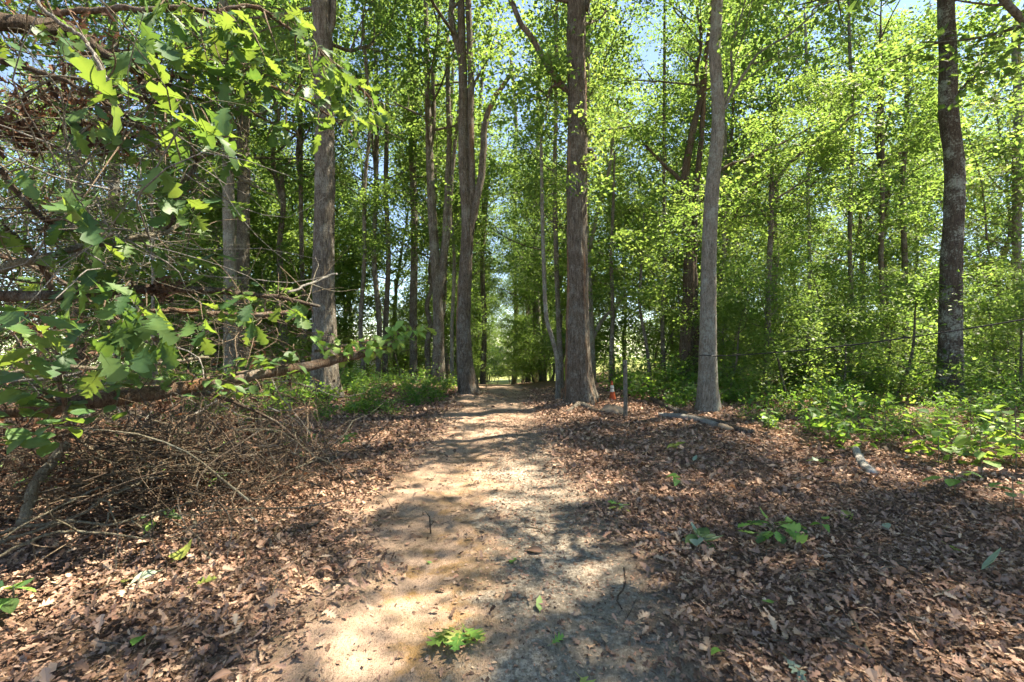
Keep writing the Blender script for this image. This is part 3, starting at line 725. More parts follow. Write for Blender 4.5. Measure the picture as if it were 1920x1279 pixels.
for x, y in scatter(26, (-5.2, 4.0), (21, 60), 1.5, 5, tk2, lambda x, y: 2.1 < abs(x - float(xpath(y))) < 3.8):
    place_under(random.choice([0, 1, 2, 4, 5]), x, y, random.uniform(.7, 1.0), rz(), 'young leafy tree crowding the edge of the far track', 'young trees edging the far track')
for x, y in scatter(16, (-9, 7), (68, 82), 2.0, 9, taken, lambda x, y: not -2.9 < x < -1.2):
    place_canopy(random.randrange(5), x, y, random.uniform(.75, .95), rz(), 'tree closing the view behind the end of the track', 'trees behind the end of the track')
for x, y in scatter(14, (-7, 6), (62, 76), 1.5, 10, tk2, lambda x, y: not -2.9 < x < -1.1):
    place_under(random.randrange(4), x, y, random.uniform(.8, 1.1), rz(), 'bushy young tree by the far end of the track', 'bushy trees at the end of the track')
for x, y in scatter(14, (-24, -8), (16, 28), 2.2, 12, tk2, infr):
    place_under(random.choice([1, 3, 5]), x, y, random.uniform(.9, 1.2), rz(), 'leafy tree far left behind the fallen limbs', 'leafy trees behind the fallen limbs')
for x, y in scatter(7, (-28, -9), (17, 34), 3.2, 13, taken, infr):
    place_canopy(random.randrange(5), x, y, random.uniform(.85, 1.1), rz(), 'tall tree far left behind the fallen limbs', 'tall trees behind the fallen limbs')
SHADE_TREES = [(9.77, 3.66, 2, 3.98), (11.0, 6.18, 1, 1.88), (8.32, -.1, 4, 3.78), (13.23, 2.49, 0, 4.84), (18.44, 11.57, 0, 3.29), (6.2, 5.3, 5, 3.33)]  # unseen trees added for their shade: x, y, crown, turn
for x, y in scatter(15, (4.6, 17), (10.6, 14.5), 1.2, 14, tk2, lambda x, y: x < 1.15 * y and abs(x / y - .96) > .10 and abs(x / y - .40) > .06):
    place_under(random.choice([4, 4, 4, 2]), x, y, random.uniform(.55, .9), rz(), 'bushy sapling rising from the undergrowth right of the track', 'saplings in the undergrowth')
# unseen trees added outside the picture, placed and turned to shade the foreground
for x, y, i, turn in SHADE_TREES:
    shade_tree = place_canopy(i, x, y, 0.85 if i == 5 else 1.0, rz(), 'forest tree standing outside the picture on the right', 'trees added outside the picture for shade')
    shade_tree.rotation_euler.z = turn

# undergrowth
def place_shrub(proto, x, y, s, label, group, name='undergrowth_plant'):
    label = 'loose broad-leaved shrub plant ' + zone(x, y) if label == 'broad' else ('low leafy verge plant ' if 'verge' in label else 'leafy green undergrowth plant ') + zone(x, y)
    group = label.replace('plant', 'plants', 1)
    t = thing(name, label, 'plant', (x, y, float(ground_h(x, y))), rz(), s, group)
    part('stem', proto[0], t); part('foliage', proto[1], t, kind='stuff'); return t
tk3 = []
def edge_r(x): return 6.6 + 1.2 * float(vn(x * .6, 0, 8)) + max(0, 5.0 - x) * 1.3
for x, y in scatter(150, (2.9, 16), (5.2, 14), .42, 6, tk3, lambda x, y: y > edge_r(x) - (x > 5.4) * 1.2 and abs(x) < 1.18 * y and math.hypot(x - 3.85, y - 8.9) > .6 and not (x < 4.0 and y < 8.6)):
    place_shrub(random.choice(SHR + SHL), x, y, random.uniform(.6, 1.15) * (.5 + .5 * min(1, max(0, (y - edge_r(x)) / 2.2))), 'leafy green plant in the undergrowth right of the track', 'undergrowth right of the track')
for x, y in scatter(34, (3.9, 12), (5.0, 12), .6, 61, tk3, lambda x, y: y > edge_r(x) - 1.3 - (x > 5) * .9 and x < 1.16 * y and math.hypot(x - 3.85, y - 8.9) > .8 and not (x < 4.3 and y < 8.6) and not (x < 5.2 and y < 6.6)):
    place_shrub(random.choice(SHB), x, y, random.uniform(.6, 1.15), 'broad', 'broad', 'broad_leaved_shrub')
for x, y in scatter(60, (-6.5, -1.7), (8.2, 15.5), .36, 7, tk3, lambda x, y: x < float(xpath(y)) - 1.5 - max(0, 10.5 - y) * .55 and math.hypot(x + 1.2, y - 12.6) > .5):
    place_shrub(random.choice(SHR[2:4] + SHR[:1] + SHL), x, y, random.uniform(.6, 1.0), 'low leafy plant on the verge left of the track', 'verge plants left of the track')
for x, y in scatter(55, (-16, -5), (8, 15.5), .55, 8, tk3, lambda x, y: abs(x) < 1.2 * y):
    place_shrub(random.choice(SHR), x, y, random.uniform(.6, 1.0), 'leafy plant on the forest floor behind the fallen limbs', 'plants behind the fallen limbs')

# masses nobody could count: far thicket floor cover and the far wood
def mass(name, label, n, boxf, size, mat, seed, kind='simple'):
    g = np.random.default_rng(seed); cen = boxf(g, n)
    m = MB(); leaves(m, cen, g.uniform(size * .6, size * 1.4, len(cen)), g.normal(0, .6, cen.shape) + np.array([0, 0, 1.0]), g, kind)
    return solo(name, m.mesh(name, M[mat], smooth=False), label, None, kind='stuff')
def floor_cover(g, n):
    x = g.uniform(2.6, 42, n * 2); y = g.uniform(12, 48, n * 2)
    k = (x < 1.2 * y) & (vn(x * .8, y * .8, 21) > .42); x = x[k][:n]; y = y[k][:n]
    return np.stack([x, y, ground_h(x, y) + g.random(len(x)) ** 1.6 * (.5 + 1.0 * vn(x * .5, y * .5, 22))], -1)
mass('undergrowth', 'low green undergrowth covering the wood floor right of the track', 42000, floor_cover, .10, 'shrub', 31)
def floor_cover_l(g, n):
    x = g.uniform(-30, -2.4, n * 3); y = g.uniform(13, 46, n * 3)
    k = (x > -1.2 * y) & (x < xpath(y) - 1.9) & (vn(x * .8, y * .8, 23) > .42); x = x[k][:n]; y = y[k][:n]
    return np.stack([x, y, ground_h(x, y) + g.random(len(x)) ** 1.6 * (.3 + .7 * vn(x * .5, y * .5, 24))], -1)
mass('undergrowth', 'low green undergrowth covering the wood floor left of the track', 22000, floor_cover_l, .10, 'shrub', 32)
def far_wood(g, n):
    x = g.uniform(-150, 150, n); y = g.uniform(105, 150, n); hgt = 9 + 9 * vn(x * .12, y * .1, 25)
    return np.stack([x, y, ground_h(x, y) + g.random(n) * hgt], -1)
mass('far_wood', 'distant wood beyond the sunlit field', 60000, far_wood, .75, 'canopy', 33)
def far_right(g, n):
    x = g.uniform(25, 120, n); y = g.uniform(52, 80, n); hgt = 7 + 9 * vn(x * .15, y * .15, 26)
    return np.stack([x, y, ground_h(x, y) + g.random(n) * hgt], -1)
mass('far_wood', 'deep wood behind the right-hand trees', 50000, far_right, .45, 'canopy', 34)

# bluish tree at the far end of the track
t = thing('far_tree', 'small bluish-green tree at the far end of the track', 'tree', GX(932, 66))
part('trunk', UND[2][0], t, scale=.9)
g = np.random.default_rng(5); tw = [np.array([g.normal(0, .9), g.normal(0, .9), g.uniform(1.2, 5.5)]) for _ in range(240)]
part('crown', crown_leaves('crown', tw, g, 12, .3, .22, M['blue_leaf'])[0], t, kind='stuff')

# ------------------------------------------------------------------ the house glimpsed behind the trees
def box(mb, c, s):
    x, y, z = c; a, b, d = s[0] / 2, s[1] / 2, s[2] / 2
    v = [(x + i * a, y + j * b, z + k * d) for k in (-1, 1) for i, j in ((-1, -1), (1, -1), (1, 1), (-1, 1))]
    mb.add(v, [(0, 3, 2, 1), (4, 5, 6, 7), (0, 1, 5, 4), (1, 2, 6, 5), (2, 3, 7, 6), (3, 0, 4, 7)])
hb = GX(700, 50); hb.z -= .3
hs = thing('house', 'pale house with pinkish roof glimpsed between trunks beyond the left wood', 'house', hb)
m = MB(); box(m, (0, 0, 1.5), (9, 6, 3.0)); part('wall', m.mesh('wall', M['wall'], False), hs)
m = MB(); m.add([(-5, -3.5, 2.9), (5, -3.5, 2.9), (5, 3.5, 2.9), (-5, 3.5, 2.9), (-5, 0, 5.0), (5, 0, 5.0)], [(0, 1, 5, 4), (2, 3, 4, 5), (0, 3, 2, 1)], [(0, 4, 3), (1, 2, 5)])
part('roof', m.mesh('roof', M['roof'], False), hs)
for wx in (-2.8, 0, 2.8):
    m = MB(); box(m, (wx, -3.02, 1.6), (1.0, .06, 1.2)); w = part('window', m.mesh('window', M['glass'], False), hs)
    m = MB(); box(m, (wx, -3.05, .94), (1.2, .14, .08)); part('sill', m.mesh('sill', M['wall'], False), w)

# ------------------------------------------------------------------ fence posts, cone, wire, rock
def post(px, d, hgt, r, label, lean=0.0):
    b = GX(px, d); m = MB()
    pts = np.array([(0, 0, -.2), (lean * .3, 0, hgt * .4), (lean, 0, hgt * .98), (lean, .004, hgt)])
    tube(m, crm(pts, 4), np.linspace(r * 1.05, r * .95, 13), 12)
    t = thing('fence_post', label, 'post', b, group='wooden fence posts')
    part('shaft', m.mesh('shaft', M['post']), t)
    if d < 10:
        m = MB(); tube(m, [(-.02, -r, hgt * .93), (-.05, -r - .03, hgt * .94), (-.06, -r - .02, hgt * .88)], .012, 6); part('insulator', m.mesh('insulator', M['black']), t)
post(1173, 8.75, 1.08, .041, 'grey wooden post standing alone right of the thickest trunk', -.01)
far_posts = [(1002, 55, .09), (1010, 50, .06), (1017, 45, .07), (1024, 40, .07), (1031, 35, .06), (1038, 30, .06), (1062, 25, .06)]
for i, (px, d, r) in enumerate(far_posts):
    post(px, d, 1.15 if i else 1.4, r, 'weathered wooden post in the receding row right of the far track', random.uniform(-.05, .05))

def lathe(mb, prof, seg=24, c=(0, 0, 0)):
    th = np.arange(seg) / seg * 2 * np.pi; k = len(prof)
    v = np.array([[(c[0] + r * math.cos(a), c[1] + r * math.sin(a), c[2] + z) for a in th] for r, z in prof]).reshape(-1, 3)
    i = np.arange(k - 1)[:, None] * seg; j = np.arange(seg)[None]; j2 = (j + 1) % seg
    mb.add(v, np.stack([i + j, i + j2, i + seg + j2, i + seg + j], -1).reshape(-1, 4))
cb = GX(1149, 10.9)
ct = thing('traffic_cone', 'orange cone with white bands beside the wooden post', 'cone', cb); ct.rotation_euler = (R(3), R(-5), .3); ct.scale = (.82,) * 3
m = MB(); box(m, (0, 0, .02), (.21, .21, .04)); part('base', m.mesh('base', M['orange'], False), ct)
m = MB(); lathe(m, [(.095, .04), (.092, .055), (.062, .25), (.060, .26)]); part('body', m.mesh('body', M['orange']), ct)
m = MB(); lathe(m, [(.0635, .255), (.053, .34), (.0, .34)]); part('band', m.mesh('band', M['white']), ct)
m = MB(); lathe(m, [(.051, .335), (.049, .358), (.0, .36)]); part('ring', m.mesh('ring', M['black']), ct)
m = MB(); lathe(m, [(.0515, .352), (.043, .45), (.0, .45)]); part('band', m.mesh('band', M['white']), ct)
m = MB(); lathe(m, [(.041, .445), (.028, .56), (.02, .575), (.0, .576)]); part('tip', m.mesh('tip', M['orange']), ct)

wp = [P(1312, 669, 8.66), P(1345, 669, 8.68)]
m = MB(); far = np.array(P(1345, 668, 8.70)); nearp = np.array(P(2050, 576, 5.2))
tt = np.linspace(0, 1, 30)[:, None]; w = far * (1 - tt) + nearp * tt; w[:, 2] -= .10 * (4 * tt * (1 - tt))[:, 0]
hx = (1329 - 960) / FPX * 8.9; wr = [np.array((hx + .175 * math.cos(a), 8.9 + .175 * math.sin(a), far[2] + .012 * math.sin(a * 2))) for a in np.linspace(-.9, -6.9, 26)]
tube(m, np.vstack([np.array(wr)[::-1], w]), .0095, 7)
solo('cable', m.mesh('cable', M['cable']), 'thin black cable strung taut from the pale sinuous trunk to the right', 'cable')

def rock(name, label, px, py, s, seed, cat='rock', mat='rock'):
    b = G(px, py); g = np.random.default_rng(seed); m = MB(); n = 20; k = 10; V = []
    for i in range(k + 1):
        ph = math.pi / 2 * i / k
        for j in range(n):
            th = 2 * math.pi * j / n; q = 1 + .35 * (float(vn(3 * math.cos(th) + 9, 3 * math.sin(th) + 3 * ph, seed)) - .5)
            V.append((s[0] * math.cos(th) * math.cos(ph) * q, s[1] * math.sin(th) * math.cos(ph) * q, s[2] * math.sin(ph) * q - .04))
    i = np.arange(k)[:, None] * n; j = np.arange(n)[None]; j2 = (j + 1) % n
    m.add(V, np.stack([i + j, i + j2, i + n + j2, i + n + j], -1).reshape(-1, 4))
    return solo(name, m.mesh(name, M[mat]), label, cat, b)
rock('mound', 'low rounded tan mound between the thickest trunk and the post', 1150, 772, (.30, .22, .17), 3, 'mound')

# surface roots and logs
def log(name, label, cat, pix, w0, w1, mat, lift=.0, wob=.01, seed=0, seg=12, knots=0, bury=.55):
    pts = [np.array(G(a, b, lift)) for a, b in pix]; g = np.random.default_rng(seed)
    c = crm(np.array(pts), 8); c[1:-1] += g.normal(0, wob, (len(c) - 2, 3)) * .5
    d = c[:, 1]; r = np.linspace(w0, w1, len(c)) / FPX * d / 2
    c[:, 2] = np.maximum(c[:, 2], ground_h(c[:, 0], c[:, 1]) + r * bury)
    T, S = np.meshgrid(np.arange(seg) / seg, np.arange(len(c)) / 3.0)
    base = Vector(c[0]); m = MB(); tube(m, c, r, seg, mod=1 + .22 * (vn(T * 6, S, seed + 5, 6) - .5))
    return solo(name, m.mesh(name, M[mat], origin=base), label, cat, base)
log('fallen_log', 'silvery grey log lying before the pale sinuous trunk', 'log', [(1234, 781), (1262, 783), (1300, 790), (1345, 803)], 9, 14, 'silver', seed=1)
log('fallen_log', 'dark brown rotting log behind the silvery one, broken end right', 'log', [(1222, 752), (1250, 766), (1300, 786), (1350, 800), (1412, 816)], 11, 13, 'limb_dark', seed=2)
log('fallen_log', 'bark-shedding stub of log at the silvery log end', 'log', [(1349, 804), (1372, 811)], 15, 12, 'rock', seed=3)
log('broken_stick', 'bleached white stick of broken wood on the leaf litter at right', 'stick', [(1604, 846), (1612, 866), (1626, 884), (1636, 893)], 12, 17, 'bleached', .03, seed=4)
for i, (px, lb) in enumerate([([(1092, 768), (1120, 773), (1150, 775), (1170, 778)], 'pale root snaking right from the thickest trunk'), ([(1086, 768), (1070, 772), (1052, 775)], 'short pale root spreading left of the thickest trunk')]):
    log('surface_root', lb, 'root', px, 13, 3, 'bark_warm', seed=10 + i, bury=-.1)
sticks = [([(1560, 1128), (1596, 1165), (1622, 1215), (1634, 1250), (1642, 1290)], 7, 9, 'twig_gray', 'long curved pale stick on the dry leaves at lower right'),
          ([(352, 940), (362, 975), (372, 1015), (391, 1050)], 9, 8, 'twig_gray', 'grey stick leaning down onto leaves below the brush, left one'),
          ([(465, 966), (485, 990), (500, 1010), (513, 1031)], 7, 8, 'silver', 'bluish grey straight stick on leaves right below the brush'),
          ([(1204, 994), (1235, 1001), (1270, 1010)], 8, 10, 'silver', 'short lichen-white stick left of the fallen green sprig'),
          ([(1170, 1066), (1172, 1095), (1158, 1125), (1166, 1143)], 3, 3, 'bark_red', 'thin reddish rootlet on the edge of the grey hard-packed soil'),
          ([(1500, 1085), (1540, 1108), (1562, 1128)], 3, 4, 'twig', 'thin twig leading into the long curved pale stick'),
          ([(110, 1195), (260, 1135), (400, 1090), (440, 1072)], 4, 6, 'twig', 'long straight tan stick across the litter at lower left'),
          ([(0, 1215), (90, 1180), (200, 1152)], 6, 4, 'twig_gray', 'greyish stick at the lower left edge of the litter'),
          ([(985, 990), (1010, 993), (1025, 1006)], 3, 2, 'twig', 'fine tan twig lying on the grey track'),
          ([(1130, 972), (1160, 968), (1190, 972)], 4, 3, 'twig_gray', 'small twig by the right edge of the track'),
          ([(640, 905), (690, 880), (720, 862)], 5, 4, 'twig', 'tan twig on the sunlit left edge of the track'),
          ([(1805, 1262), (1860, 1250), (1925, 1268)], 8, 8, 'bark_pale', 'mottled stick at the lower right corner')]
for i, (px, a, b, mt, lb) in enumerate(sticks): log('stick', lb, 'stick', px, a, b, mt, seed=30 + i, seg=8, wob=.006)
b = G(808, 1001); m = MB(); tube(m, [(0, 0, -.02), (-.005, .0, .05), (-.012, .01, .13), (-.05, .02, .17)], [.006, .006, .005, .002], 6); tube(m, [(-.005, 0, .06), (.02, .01, .09)], [.004, .002], 5)
solo('twig_stub', m.mesh('twig_stub', M['limb_dark']), 'small dark twig sticking up from the sunlit track', 'twig', b)

# ------------------------------------------------------------------ leaf litter
def litter_density(x, y):
    u = x - xpath(y) + .5 * (vn(x * 1.3, y * 1.3, 51) - .5) + .25 * (vn(x * 5, y * 5, 52) - .5)
    dl = sstep(-.75, -1.35, u); dr = sstep(.55, 1.25, u)
    return np.clip(np.maximum(dl, dr), 0, 1) * .96 + .012
def litter(n, y0, y1, kind, smin, smax, seed, lim=1.2, lay=.03):
    g = np.random.default_rng(seed)
    y = np.sqrt(g.uniform(y0 * y0, y1 * y1, n)); x = g.uniform(-1, 1, n) * (lim * y + .3)
    k = g.random(n) < litter_density(x, y); x, y = x[k], y[k]
    z = ground_h(x, y) + .006 + lay * g.random(len(x)) ** 1.5
    return g, np.stack([x, y, z], -1)
g, cen = litter(34000, 1.6, 4.6, 'oakl', .07, .13, 71)
m = MB(); leaves(m, cen, g.uniform(.022, .066, len(cen)) * (1 + .5 * (g.random(len(cen)) < .12)), g.normal(0, .40, cen.shape) + np.array([0, 0, 1.0]), g, 'oakl', .35, .35, tint=np.clip(1.05 * g.random(len(cen)) ** 1.05 + .3 * (vn(cen[:, 0] * 3, cen[:, 1] * 3, 61) - .6), 0, 1))
g, cen = litter(140000, 4.6, 15, 'hex', .08, .14, 72)
leaves(m, cen, g.uniform(.03, .085, len(cen)), g.normal(0, .4, cen.shape) + np.array([0, 0, 1.0]), g, 'hex', .35, .35)
g, cen = litter(60000, 1.6, 6, 'simple', 0, 0, 76, lay=.036)
leaves(m, cen, g.uniform(.01, .035, len(cen)), g.normal(0, .5, cen.shape) + np.array([0, 0, 1.0]), g, 'simple', .3, .3, tint=g.random(len(cen)) ** 1.2)
g = np.random.default_rng(77); n = 5200; y = np.sqrt(g.uniform(1.5 ** 2, 14 ** 2, n)); x = xpath(y) + g.normal(.1, .8, n)
cen = np.stack([x, y, ground_h(x, y) + .006], -1); k = vn(x * 2.2, y * 2.2, 78) + .25 * (x - xpath(y)) > .45; cen = cen[k]
leaves(m, cen, g.uniform(.02, .07, len(cen)), g.normal(0, .22, cen.shape) + np.array([0, 0, 1.0]), g, 'oakl', .3, .3)
# crumbs, needles and leaf scraps on the track itself
g = np.random.default_rng(73); n = 26000; y = np.sqrt(g.uniform(1.5 ** 2, 9 ** 2, n)); x = xpath(y) + g.normal(.15, .75, n)
k = (g.random(n) < .25 + .75 * sstep(-.35, .1, x - xpath(y))); x, y = x[k], y[k]
cen = np.stack([x, y, ground_h(x, y) + .004], -1)
leaves(m, cen, g.uniform(.008, .034, len(cen)), g.normal(0, .3, cen.shape) + np.array([0, 0, 1.0]), g, 'simple', .2, .2, tint=g.random(len(cen)) ** 1.3)
solo('leaf_litter', m.mesh('leaf_litter', M['dry'], smooth=False), 'brown dry leaf litter covering the forest floor on both sides of the track', None, kind='stuff')
# the litter leaves that show largest, one by one
def leaf_mesh(kind, mat, seed, fold=.3, curl=.2, name='leaf', petiole=True, tint=None):
    g = np.random.default_rng(seed); m = MB()
    leaves(m, np.zeros((1, 3)), np.ones(1), np.array([[0, 0, 1.0]]), g, kind, fold, curl, tint=np.array([g.random() if tint is None else tint]), dirs=np.array([[1.0, 0, 0]]))
    if petiole: tube(m, [(-.22, 0, .01), (0, 0, 0), (.5, 0, -.0)], [.012, .011, .004], 4, a=.8)
    return m.mesh(name, M[mat], smooth=True)
DRY = [leaf_mesh(k, 'dry', 900 + i, .4, .35, 'dry_leaf', tint=(i + .5) / 12) for i, k in enumerate(['oak', 'pin', 'oak', 'oval', 'pin', 'oak', 'oak', 'pin', 'oval', 'oak', 'pin', 'oak'])]
g = np.random.default_rng(75); k = 0
while k < 290:
    y = math.sqrt(g.uniform(1.75 ** 2, 3.4 ** 2)); x = g.uniform(-1.1, 1.1) * y
    if g.random() > float(litter_density(np.array(x), np.array(y))) + .02: continue
    o = part('dry_leaf', DRY[k % 12], ground, (x, y, float(ground_h(x, y)) + .035 + .02 * g.random()), (g.normal(0, .3), g.normal(0, .25), g.uniform(0, 6.28)), float(g.uniform(.05, .095)))
    k += 1

# ------------------------------------------------------------------ green leaves on the ground, sprigs and seedlings
LM = {}
def LMESH(kind, mat, v=0, fold=.25, curl=.18):
    key = (kind, mat, v)
    if key not in LM: LM[key] = leaf_mesh(kind, mat, 1000 + len(LM), fold, curl)
    return LM[key]
fl = [(966, 1050, 'oval', 'fresh_leaf', .07, 'small round green leaf on the grey track'), (1012, 1150, 'hex', 'fresh_leaf', .085, 'folded bright green leaf on the grey track'),
      (1032, 1213, 'pin', 'fresh_leaf', .07, 'narrow green leaf scrap near the bottom of the grey track'), (1018, 1037, 'oval', 'dry', .11, 'tan curled leaf lying on the grey track'),
      (1085, 1272, 'pin', 'yellow_leaf', .10, 'yellow-green leaf at the bottom edge of the track'), (1475, 1250, 'oak', 'pale_leaf', .10, 'small pale green lobed leaf on reddish litter at lower right'),
      (1590, 966, 'oval', 'yellow_leaf', .16, 'long pale yellow leaf on the brown litter at right'), (1775, 1030, 'oak', 'yellow_leaf', .15, 'yellowish oak leaf on the litter at far right'),
      (1840, 1078, 'oval', 'pale_leaf', .16, 'long whitish-green leaf at far right on the litter'), (800, 1056, 'hex', 'fresh_leaf', .06, 'small green leaf on the sunlit sandy strip'),
      (1352, 1235, 'heart', 'fresh_leaf', .06, 'small dark green leaf on brown litter at lower right'), (1768, 1122, 'pin', 'pale_leaf', .11, 'bluish pale lobed leaf right of the long curved stick'),
      (330, 1060, 'heart', 'yellow_leaf', .13, 'bright yellow-green curled leaf on sunlit litter at left'), (295, 1082, 'oval', 'pale_leaf', .12, 'pale green leaf beside the bright curled one at left'),
      (245, 1096, 'heart', 'yellow_leaf', .08, 'small light green leaf left of the pale one on the litter'), (362, 1110, 'pin', 'yellow_leaf', .11, 'light green lobed leaf below the bright curled one'),
      (268, 1206, 'oval', 'fresh_leaf', .08, 'green leaf on shaded litter at lower left'), (1105, 1222, 'pin', 'dry', .10, 'grey dead oak leaf at the bottom of the grey track'),
      (712, 920, 'oval', 'fresh_leaf', .07, 'small green leaf beside the sunny left verge'), (1452, 1140, 'hex', 'fresh_leaf', .07, 'green leaflet on litter below the green seedling'),
      (1300, 870, 'oval', 'pale_leaf', .10, 'pale leaf on litter below the logs'), (1665, 1000, 'oval', 'pale_leaf', .09, 'small whitish leaf between yellow leaves at right'),
      (945, 1130, 'oval', 'dry', .07, 'brown scrap of leaf on the track middle'), (1180, 957, 'oval', 'pale_leaf', .10, 'pale folded leaf by the right edge of the track')]
for i, (px, py, kd, mt, s, lb) in enumerate(fl):
    g = np.random.default_rng(1200 + i)
    solo('fallen_leaf', LMESH(kd, mt, i % 3, .35, .25), lb, 'leaf', G(px, py, .035 if abs(px - 950) > 260 else .012), rot=(g.normal(0, .25), g.normal(0, .2), g.uniform(0, 6.28)), scale=s * 1.15)

def sprig(name, label, cat, base, nleaf, kind, mats, size, hgt=.0, spread=(0, 6.28), droop=.3, stem_h=.0, seed=0, tilt=.35, rad=.05):
    t = thing(name, label, cat, base); g = np.random.default_rng(seed)
    m = MB(); tube(m, crm(np.array([(0, 0, -.03), (.005, .004, stem_h * .5), (.0, .01, stem_h + .02)]), 4), np.linspace(.006, .0035, 9), 6)
    part('stem', m.mesh('stem', M['twig_gray']), t)
    for i in range(nleaf):
        a = spread[0] + (spread[1] - spread[0]) * (i + g.random() * .7) / nleaf
        z = stem_h * (.45 + .55 * g.random()) + .012 + .03 * g.random() if stem_h else .02 + hgt * g.random()
        q = Vector((math.cos(a) * rad * g.random(), math.sin(a) * rad * g.random(), z))
        part('leaf', LMESH(kind, mats[i % len(mats)], i % 3), t, q, (g.normal(0, tilt), droop * g.uniform(-.2, 1) , a), size * float(g.uniform(.75, 1.15)))
    return t
sprig('oak_sprig', 'fallen sprig of pointed yellow-green oak leaves on the near track', 'sprig', G(868, 1190), 7, 'pin', ['yellow_leaf', 'fresh_leaf'], .145, .03, (3.5, 5.9), .12, 0, 5, .2)
sprig('oak_sprig', 'fallen sprig with pale curled leaves left of the green seedling', 'sprig', G(1310, 1020), 9, 'oval', ['pale_leaf', 'oak_green'], .15, .05, (0, 6.28), .2, 0, 6, .6)
sprig('seedling', 'small green lobed oak seedling on the leaf litter right of the track', 'seedling', G(1450, 1022), 22, 'oak', ['fresh_leaf', 'oak_green', 'fresh_leaf'], .135, 0, (0, 6.28), .25, .14, 7, .3, .16)
sprig('seedling', 'tiny green seedling with heart leaf on a tall thin stem', 'seedling', G(1540, 1010), 3, 'heart', ['fresh_leaf'], .075, 0, (0, 6.28), .2, .12, 8)
sprig('seedling', 'bright green round-leaved seedling on sunlit litter below the logs', 'seedling', G(1266, 850), 4, 'heart', ['yellow_leaf'], .10, 0, (0, 6.28), .2, .10, 9)
sprig('seedling', 'bright green two-leaf seedling beside the right track edge', 'seedling', G(1270, 912), 3, 'heart', ['fresh_leaf'], .10, 0, (0, 6.28), .1, .07, 10)
sprig('seedling', 'low green seedling by the small twig at the right track edge', 'seedling', G(1165, 962), 6, 'pin', ['fresh_leaf', 'yellow_leaf'], .10, 0, (0, 6.28), .2, .05, 11)
sprig('seedling', 'green seedling leaf pair at the far lower left corner', 'seedling', G(22, 1150), 6, 'oval', ['fresh_leaf', 'oak_green'], .14, 0, (0, 6.28), .2, .12, 12)
sprig('seedling', 'small green seedling in shaded litter below the brush', 'seedling', G(405, 925), 7, 'oval', ['oak_green', 'fresh_leaf'], .11, 0, (0, 6.28), .2, .16, 13)
sprig('seedling', 'green seedling in the litter under the pale vine stems', 'seedling', G(300, 1000), 7, 'oval', ['oak_green', 'fresh_leaf'], .10, 0, (0, 6.28), .2, .14, 14)
sprig('seedling', 'sunlit yellow-green seedling on the verge below the big grey oak', 'seedling', G(655, 850), 8, 'heart', ['yellow_leaf', 'fresh_leaf'], .10, 0, (0, 6.28), .2, .22, 15)
sprig('seedling', 'dark bluish-green leaved seedling on litter before the undergrowth', 'seedling', G(1530, 875), 5, 'oval', ['oak_green', 'pale_leaf'], .12, 0, (0, 6.28), .2, .10, 16)
sprig('seedling', 'green sprig of leaves poking from the brush above the vine stems', 'seedling', G(150, 905), 9, 'oval', ['oak_green', 'fresh_leaf'], .10, 0, (0, 6.28), .2, .30, 70, .3, .12)
sprig('seedling', 'green sprig in the middle of the brush heap', 'seedling', G(260, 872), 9, 'oval', ['oak_green', 'fresh_leaf'], .10, 0, (0, 6.28), .2, .30, 71, .3, .12)
sprig('seedling', 'green sprig on the right side of the brush heap', 'seedling', G(430, 880), 9, 'oval', ['oak_green', 'fresh_leaf'], .10, 0, (0, 6.28), .2, .30, 72, .3, .12)
sprig('seedling', 'leafy sprig low at the left edge under the brush', 'seedling', G(70, 960), 9, 'oval', ['oak_green', 'fresh_leaf'], .10, 0, (0, 6.28), .2, .30, 73, .3, .12)
sprig('seedling', 'pale green sprig behind the brush heap near the verge', 'seedling', G(520, 835), 9, 'oval', ['oak_green', 'fresh_leaf'], .10, 0, (0, 6.28), .2, .30, 74, .3, .12)
sprig('seedling', 'green sprig at the foot of the dark arching twig', 'seedling', G(590, 850), 9, 'oval', ['oak_green', 'fresh_leaf'], .10, 0, (0, 6.28), .2, .30, 75, .3, .12)
sprig('seedling', 'deep green sprig under the left end of the low dark limb', 'seedling', G(200, 850), 11, 'oval', ['oak_green', 'fresh_leaf', 'oak_green'], .095, 0, (0, 6.28), .2, .38, 90, .35, .16)
sprig('seedling', 'green sprig left of centre within the brush heap', 'seedling', G(330, 885), 11, 'oval', ['oak_green', 'fresh_leaf', 'oak_green'], .095, 0, (0, 6.28), .2, .38, 91, .35, .16)
sprig('seedling', 'small green sprig behind the right end of the brush heap', 'seedling', G(470, 850), 11, 'oval', ['oak_green', 'fresh_leaf', 'oak_green'], .095, 0, (0, 6.28), .2, .38, 92, .35, .16)
sprig('seedling', 'green sprig beside the cut grey stump of branch', 'seedling', G(110, 930), 11, 'oval', ['oak_green', 'fresh_leaf', 'oak_green'], .095, 0, (0, 6.28), .2, .38, 93, .35, .16)
sprig('seedling', 'green sprig under the middle of the low dark limb', 'seedling', G(380, 850), 11, 'oval', ['oak_green', 'fresh_leaf', 'oak_green'], .095, 0, (0, 6.28), .2, .38, 94, .35, .16)
sprig('seedling', 'green sprig low in front of the brush heap', 'seedling', G(290, 920), 11, 'oval', ['oak_green', 'fresh_leaf', 'oak_green'], .095, 0, (0, 6.28), .2, .38, 95, .35, .16)
sprig('seedling', 'green sprig at the left edge behind the cut stump', 'seedling', G(40, 900), 11, 'oval', ['oak_green', 'fresh_leaf', 'oak_green'], .095, 0, (0, 6.28), .2, .38, 96, .35, .16)
sprig('seedling', 'small green sprig on the verge right of the brush heap', 'seedling', G(560, 880), 11, 'oval', ['oak_green', 'fresh_leaf', 'oak_green'], .095, 0, (0, 6.28), .2, .38, 97, .35, .16)
